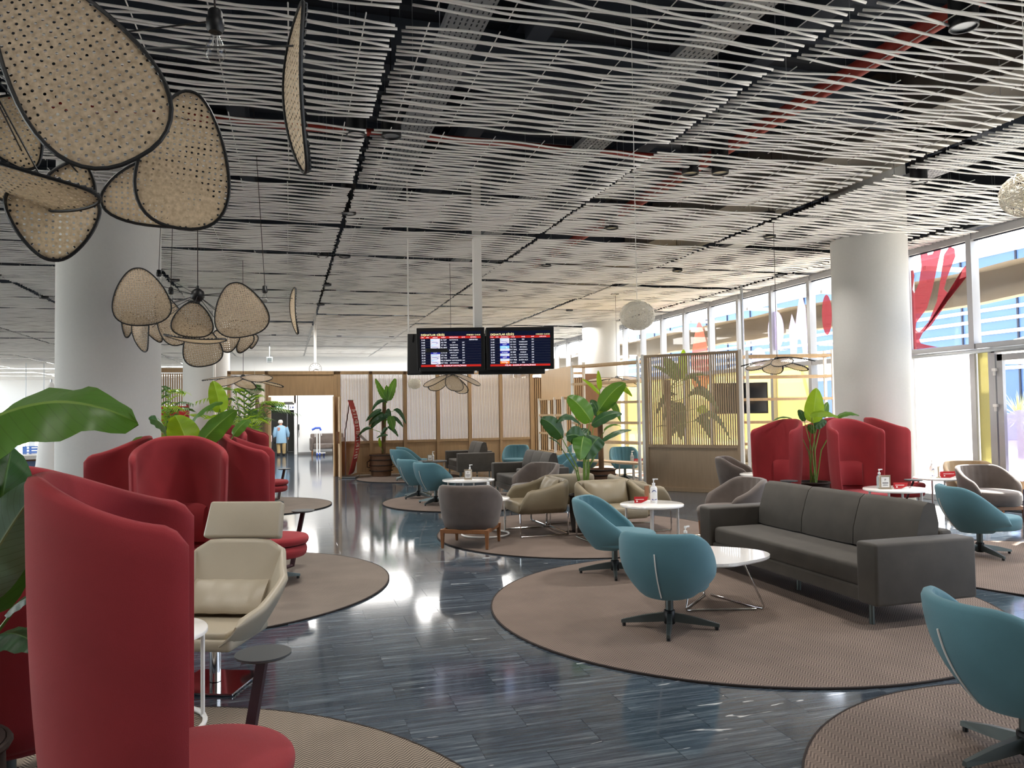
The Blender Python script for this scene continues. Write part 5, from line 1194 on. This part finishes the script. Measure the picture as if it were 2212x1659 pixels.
t = thing('exit_sign', 'dim green exit sign beside the lit restroom sign', 'sign', (-.30, 32.42, 1.92)); mb = MB(); mb.box((0, 0, 0), (.28, .05, .18)); mb.build('panel', 'sign_green', t); mb = MB(); mb.box((-.06, -.03, 0), (.05, .004, .10)); mb.box((.05, -.03, 0), (.09, .004, .03)); mb.build('pictogram', 'white_paint', t)
mb = MB(); mb.lathe([(0, 0), (.08, .01), (.085, .04), (0, .05)], 16); o = mb.build('recess_light', 'lit_white', None, True); o.location = (-.45, 32.62, 2.03); tag(o, 'small round white lamp at the top of the dark passage', 'lamp')
t = thing('wall_phone', 'black wall telephone at the corner of the white corridor wall', 'telephone', (.46, 32.44, 1.12)); mb = MB(); mb.box((0, 0, 0), (.05, .06, .24), .015); mb.build('handset', 'black_plastic', t); mb = MB(); mb.tube([(0, 0, -.12), (.02, -.02, -.3), (0, 0, -.42), (-.02, 0, -.3), (-.01, 0, -.1)], .008, 5); mb.build('cord', 'black_plastic', t)
pt = thing('person', 'person in a pale blue shirt and khaki trousers walking away, holding a dark bag', 'person', (-.22, 32.2, 0), A(8))
me = bpy.data.meshes.new('body'); J = dict(pel=(0, 0, .72), hl=(-.09, 0, .70), hr=(.09, 0, .70), kl=(-.10, .06, .40), kr=(.10, -.02, .40), al=(-.10, -.02, .08), ar=(.11, .03, .07), fl=(-.10, .12, .03), fr=(.11, .16, .03), ch=(0, .05, 1.05), nk=(0, .10, 1.20), hd=(-.01, .13, 1.33), sl=(-.19, .06, 1.12), sr=(.19, .06, 1.12), el=(-.26, .0, .86), er=(.27, .02, .88), wl=(-.22, .10, .66), wr=(.28, .12, .70), gl=(-.21, .12, .58), gr=(.28, .15, .62))
K = list(J); E = [('pel', 'hl'), ('pel', 'hr'), ('hl', 'kl'), ('hr', 'kr'), ('kl', 'al'), ('kr', 'ar'), ('al', 'fl'), ('ar', 'fr'), ('pel', 'ch'), ('ch', 'nk'), ('nk', 'hd'), ('ch', 'sl'), ('ch', 'sr'), ('sl', 'el'), ('sr', 'er'), ('el', 'wl'), ('er', 'wr'), ('wl', 'gl'), ('wr', 'gr')]
me.from_pydata([J[k] for k in K], [(K.index(a), K.index(b)) for a, b in E], []); bo = bpy.data.objects.new('body', me); COL.objects.link(bo); bo.parent = pt; me.materials.append(MATS['skin'])
md = bo.modifiers.new('skin', 'SKIN'); RR = dict(pel=.13, hl=.08, hr=.08, kl=.05, kr=.05, al=.035, ar=.035, fl=.03, fr=.03, ch=.13, nk=.045, hd=.085, sl=.06, sr=.06, el=.04, er=.04, wl=.03, wr=.03, gl=.03, gr=.03)
for k, v in zip(K, me.skin_vertices[0].data): v.radius = (RR[k], RR[k]); v.use_root = (k == 'pel')
md2 = bo.modifiers.new('sub', 'SUBSURF'); md2.levels = 1; md2.render_levels = 1
mb = MB(); rows = []
for z, rx, ry, y in ((.50, .21, .15, .02), (.62, .205, .16, .02), (.85, .19, .15, .03), (1.02, .20, .15, .05), (1.12, .215, .12, .07), (1.17, .16, .10, .085), (1.215, .065, .065, .10)): rows.append([(rx * cos(2 * pi * k / 20), y + ry * sin(2 * pi * k / 20), z) for k in range(20)])
mb.grid(rows, True, True); sh = mb.build('shirt', 'shirt_blue', pt, True)
for s in ('l', 'r'): mb = MB(); mb.tube([J['s' + s], J['e' + s], Vector(J['e' + s]).lerp(Vector(J['w' + s]), .7)], [.085, .068, .055], 12); mb.build('sleeve', 'shirt_blue', sh, True)
mb = MB(); mb.box((-.10, -.07, 1.06), (.10, .04, .14), .02); mb.build('shirt_patch', 'shirt_patch', sh, True)
for s in ('l', 'r'): mb = MB(); mb.tube([J['h' + s], J['k' + s], Vector(J['a' + s]) + Vector((0, 0, .02))], [.10, .08, .065], 12); mb.build('trouser_leg', 'khaki', pt, True)
for s in ('l', 'r'): p = J['f' + s]; mb = MB(); mb.box((p[0], p[1] - .06, .035), (.09, .25, .07), .025); mb.build('shoe', 'black_plastic', pt, True)
mb = MB(); mb.lathe([(.078, -.045), (.094, .0), (.088, .05), (.05, .088), (0, .096)], 16, (J['hd'][0], J['hd'][1] - .01, J['hd'][2] + .01)); mb.build('hair', 'hair_white', pt, True)
for s in (-1, 1): mb = MB(); mb.lathe([(0, -.03), (.014, 0), (0, .03)], 8, (J['hd'][0] + s * .088, J['hd'][1] + .01, J['hd'][2] - .015)); mb.build('ear', 'skin', pt, True)
t = thing('handbag', 'dark shoulder bag carried by the person in the blue shirt', 'bag', (-.44, 32.3, .62)); mb = MB(); mb.box((0, 0, .02), (.12, .28, .28), .03); mb.build('bag_body', 'black_plastic', t, True); mb = MB(); mb.tube([(0, -.1, .15), (.02, -.06, .3), (.02, .06, .3), (0, .1, .15)], .01, 6); mb.build('strap', 'black_plastic', t)
t = thing('suitcase', 'black wheeled suitcase with a raised handle beside the walking person', 'suitcase', (-.72, 32.0, 0)); mb = MB(); mb.box((0, 0, .30), (.34, .22, .50), .03); mb.build('case', 'black_plastic', t, True); mb = MB(); mb.tube([(-.07, 0, .54), (-.07, 0, .92), (.07, 0, .92), (.07, 0, .54)], .01, 6); mb.build('handle', 'steel_grey', t)
for x in (-.12, .12): mb = MB(); mb.tube([(x, -.02, .035), (x, .02, .035)], .035, 10); mb.build('wheel', 'black_metal', t)
t = thing('tote_bag', 'pink printed bag sitting on top of the suitcase', 'bag', (-.72, 31.84, .56)); mb = MB(); mb.box((0, 0, .14), (.30, .13, .27), .03); mb.build('bag_body', 'bag_pink', t, True); mb = MB(); mb.box((.0, -.068, .16), (.12, .004, .06), 0, Matrix.Rotation(.6, 4, 'Y')); mb.build('print', 'trolley_blue', t)
t = thing('luggage_trolley', 'white luggage trolley with a blue handle in the corridor', 'trolley', (1.17, 30.9, 0))
mb = MB(); mb.tube([(-.05, 0, .06), (-.05, 0, 1.0), (-.02, 0, 1.05)], .022, 8); mb.tube([(.05, 0, .06), (.05, 0, 1.0), (.02, 0, 1.05)], .022, 8); mb.tube([(0, 0, .1), (.25, .3, .1)], .02, 6); mb.tube([(-.12, .0, .75), (-.12, 0, 1.0), (.12, 0, 1.0), (.12, 0, .8)], .012, 6); mb.box((.1, .2, .12), (.35, .4, .02)); mb.build('frame', 'white_paint', t, True)
mb = MB(); mb.tube([(-.24, 0, 1.03), (-.10, 0, 1.10), (.06, 0, 1.10), (.10, 0, 1.0)], .04, 10); mb.build('handle', 'trolley_blue', t, True)
for x, y in ((-.05, 0), (.05, 0), (.22, .3)): mb = MB(); mb.tube([(x - .02, y, .07), (x + .02, y, .07)], .07, 14); mb.build('wheel', 'trolley_blue', t, True)
t = thing('sofa', 'grey sofa with pale wooden legs against the corridor wall', 'sofa', (1.55, 31.7, 0)); mb = MB(); mb.box((0, .2, .55), (1.3, .2, .62), .05); mb.build('backrest', 'taupe_velvet', t, True); mb = MB(); mb.box((0, -.1, .36), (1.1, .6, .2), .05); mb.build('seat', 'taupe_velvet', t, True)
for s in (-.62, .62): mb = MB(); mb.box((s, -.05, .45), (.14, .66, .5), .05); mb.build('armrest', 'taupe_velvet', t, True)
for x in (-.58, .58):
    for y in (-.3, .2): mb = MB(); mb.tube([(x, y, .22), (x * 1.03, y * 1.05, 0)], [.03, .018], 8); mb.build('leg', 'walnut_leg', t)
t = thing('stool', 'dark low stool in front of the grey corridor sofa', 'stool', (1.95, 30.9, 0)); mb = MB(); mb.box((0, 0, .44), (.5, .4, .08), .02); mb.build('seat', 'grey_suede', t)
for x in (-.22, .22):
    for y in (-.16, .16): mb = MB(); mb.box((x, y, .21), (.04, .04, .42)); mb.build('leg', 'black_metal', t)
# left background
t = thing('bar_counter', 'bar counter with a pale top and blue front panel at the far left', 'counter', (-5.6, 18.7, 0), .3)
mb = MB(); mb.box((0, 0, .82), (2.6, .7, .08)); mb.build('counter_top', 'white_paint', t); mb = MB(); mb.box((-.1, 0, .39), (2.3, .56, .78)); mb.build('counter_body', 'oak_dark', t); mb = MB(); mb.box((.25, -.29, .39), (1.0, .02, .70)); mb.build('front_panel', 'bar_blue', t)
t = thing('arched_screen', 'pale arched board in front of the blue bar panel', 'board', (-4.83, 17.6, 0)); mb = MB(); mb.prism([(-.16, 0), (.16, 0)] + [(.16 * cos(a), .48 + .16 * sin(a)) for a in [pi * k / 12 for k in range(13)]], .03, Matrix.Rotation(pi / 2, 4, 'X')); mb.build('board', 'warm_wall', t)
t = thing('closed_parasol', 'white closed parasol beside the big white column', 'parasol', (-4.12, 15.8, 0)); mb = MB(); mb.lathe([(.02, 2.3), (.09, 2.2), (.24, .80), (.27, .70), (0, .72)], 16); mb.build('canopy', 'wall_white', t, True); mb = MB(); mb.tube([(0, 0, 0), (0, 0, 2.35)], .02, 8); mb.build('pole', 'steel_grey', t); mb = MB(); mb.lathe([(0, .0), (.2, .0), (.2, .05), (0, .06)], 20); mb.build('base', 'steel_grey', t)
t = thing('direction_sign', 'blue airport direction sign by the far windows on the left', 'sign', (-12.2, 44, .02)); mb = MB(); mb.box((0, 0, 0), (1.05, .06, .45)); pn = mb.build('panel', 'sign_blue', t); mb = MB()
for i in range(3): mb.box((-.28, -.034, .14 - i * .14), (.10, .006, .09)); mb.box((.05, -.034, .14 - i * .14), (.34, .006, .05))
mb.build('pictogram', 'white_paint', pn)
mb = MB(); mb.tube([(-.4, 0, .2), (-.4, 0, 4.4)], .02, 6); mb.tube([(.4, 0, .2), (.4, 0, 4.4)], .02, 6); mb.build('hanger', 'steel_grey', t)
t = thing('red_panel', 'red panel by the slatted wing left of the second column', 'board', (-2.8, 21.5, 0)); mb = MB(); mb.box((0, 0, .95), (.62, .06, 1.9)); mb.build('board', 'card_red', t); mb = MB(); mb.box((.33, .1, .98), (.04, .3, 1.96)); mb.build('side', 'red_fabric', t)
# terrace sign
t = thing('terrace_sign', 'dark board with white lettering outside, left of the window column', 'sign', (11.25, 12.9, 2.12)); mb = MB(); mb.box((.02, 0, 0), (.04, 2.0, .55)); mb.build('board', 'sign_slate', t); text('de of Rea', .17, Matrix(((0, 0, -1, -.004), (-1, 0, 0, .62), (0, 1, 0, -.06), (0, 0, 0, 1))), 'white_paint', t)
mb = MB(); mb.box((.02, .9, -1.2), (.04, .06, 2.0)); mb.box((.02, -.9, -1.2), (.04, .06, 2.0)); mb.build('post', 'steel_grey', t)
# ---------------------------------------------------------------- table items
def bottle(label, x, y, z, h=.26, m='white_plastic', rz=0):
    t = thing('pump_bottle', label, 'bottle', (x, y, z), rz, 'hand sanitiser pump bottles'); r = h * .15; k = h * .70
    mb = MB(); mb.lathe([(0, 0), (r * .92, 0), (r, .008), (r, k * .82), (r * .8, k * .93), (r * .4, k), (r * .4, k + .012), (0, k + .012)], 24, (0, 0, 0), 1, .72); b = mb.build('bottle_body', m, t, True)
    mb = MB(); mb.lathe([(r * .45, k + .01), (r * .45, k + .03), (r * .14, k + .032), (r * .14, h - .02), (r * .3, h - .018), (r * .3, h), (0, h)], 14); mb.box((r * .6, 0, h - .006), (r * 1.3, .014, .012)); mb.build('pump', 'white_plastic', t, True)
    for z0, z1, f in ((.14, .24, 1), (.60, .74, -1)):
        rows = []
        for i in range(9):
            a = -pi / 2 + (i - 4) * .17; q = 1 - ((i - 4) / 4) ** 2 * .8; lo, hi = (k * z0, k * (z0 + (z1 - z0) * (1 - q * .8))) if f > 0 else (k * (z1 - (z1 - z0) * (1 - q) - .05), k * (z1 - (z1 - z0) * (1 - q)))
            rows.append([(cos(a) * (r + .0012), sin(a) * (r + .0012) * .72, lo), (cos(a) * (r + .0012), sin(a) * (r + .0012) * .72, hi)])
        mb = MB(); mb.grid(rows); mb.build('label_arc', 'logo_blue', b)
    return t
def card(label, x, y, z, rz, w=.16, h=.075):
    t = thing('tent_card', label, 'card', (x, y, z), rz, 'red folded table cards')
    for s in (-1, 1):
        mb = MB(); q = [(-w / 2, .005), (-w / 2, h), (w / 2, h), (w * .40, h * .45), (w * .2, .02), (0, .005)]
        mb.prism(q, .002, Matrix.Translation((0, s * .018, 0)) @ Matrix.Rotation(pi / 2 + s * .2, 4, 'X')); mb.build('red_face', 'card_red', t)
    mb = MB(); mb.box((0, 0, .012), (w * 1.04, .03, .024)); mb.build('white_base', 'label_white', t)
    mb = MB(); mb.box((-.02, -.0235, h * .62), (w * .6, .002, .006)); mb.box((-w * .32, -.0255, h * .35), (.018, .002, .016)); mb.build('print', 'label_white', t)
    return t
def framed(label, x, y, z, rz, letter=True):
    t = thing('framed_card', label, 'card', (x, y, z), rz, 'small framed table cards')
    mb = MB(); mb.box((0, 0, .085), (.13, .018, .17), .003); mb.box((0, 0, .008), (.14, .06, .016)); f = mb.build('stand', 'acrylic', t)
    mb = MB(); mb.box((.0, -.0115, .085), (.095, .004, .125)); pg = mb.build('card', 'label_white', t)
    mb = MB(); mb.box((0, -.0145, .075), (.07, .001, .010)); mb.box((0, -.0145, .055), (.055, .001, .004)); mb.box((0, -.0145, .045), (.06, .001, .004)); mb.build('print', 'print_dark', pg)
    if letter: text('P', .04, Matrix.Translation((0, -.0145, .10)) @ Matrix.Rotation(pi / 2, 4, 'X'), 'print_dark', pg, ax='CENTER')
    return t
bottle('white pump bottle with blue label on the white table by the olive armchairs', 4.06, 8.10, .574, .27, rz=-.3)
card('red tent card beside the white pump bottle on the table by the olive armchairs', 3.88, 8.06, .574, -.3)
t = thing('menu_card', 'thin brown menu card standing behind the white pump bottle', 'card', (4.02, 8.2, .574), .6); mb = MB(); mb.box((0, 0, .09), (.1, .004, .18)); mb.build('sheet', 'walnut_leg', t); mb = MB(); mb.box((0, 0, .006), (.08, .04, .012)); mb.build('foot', 'white_plastic', t)
bottle('white pump bottle on the ring-foot table behind the velvet chair', 2.52, 9.78, .504, .27)
framed('framed card beside the bottle on the ring-foot table', 2.46, 9.92, .504, -.2)
framed('framed card on the white table near the two teal chairs', 2.96, 12.85, .494, -.2)
bottle('pump bottle behind the framed card on the table at the slatted wall', 3.03, 13.0, .494, .24)
bottle('amber pump bottle on the low table behind the teal chair with the zip', 3.19, 5.80, .437, .23, 'amber_liquid', .3)
framed('amber framed card with letter P behind the teal chair with the zip', 3.21, 5.72, .437, -.35)
bottle('clear pump bottle behind the framed card on the table before the red chairs', 7.02, 7.88, .624, .24, 'pump_clear')
framed('framed card on the white table before the red chairs', 7.03, 7.80, .624, -.35)
card('red tent card on the white table before the red chairs by the column', 7.20, 7.73, .624, -.4, .17, .08)
bottle('pinkish pump bottle on the white table at the bright window', 9.24, 9.30, .56, .26, 'label_white')
framed('framed card beside the pinkish bottle at the bright window', 9.33, 9.26, .56, .6, False)
card('red tent card on the white table at the bright window', 9.42, 9.16, .56, -.35, .26, .10)
bottle('clear pump bottle on the table inside the shelf divider', 7.1, 15.15, .494, .26, 'pump_clear')
card('red tent card on the table inside the shelf divider', 7.24, 15.14, .494, -.6, .2, .09)
card('red tent card on the white table beside the velvet chair at the screen', 7.5, 10.9, .564, -.4, .2, .08)
bottle('white and black pump bottle on the dark table before the farthest sofa', 3.48, 18.98, .434, .24)
framed('small white card beside the bottle on the dark table before the farthest sofa', 3.40, 18.93, .434, 0, False)
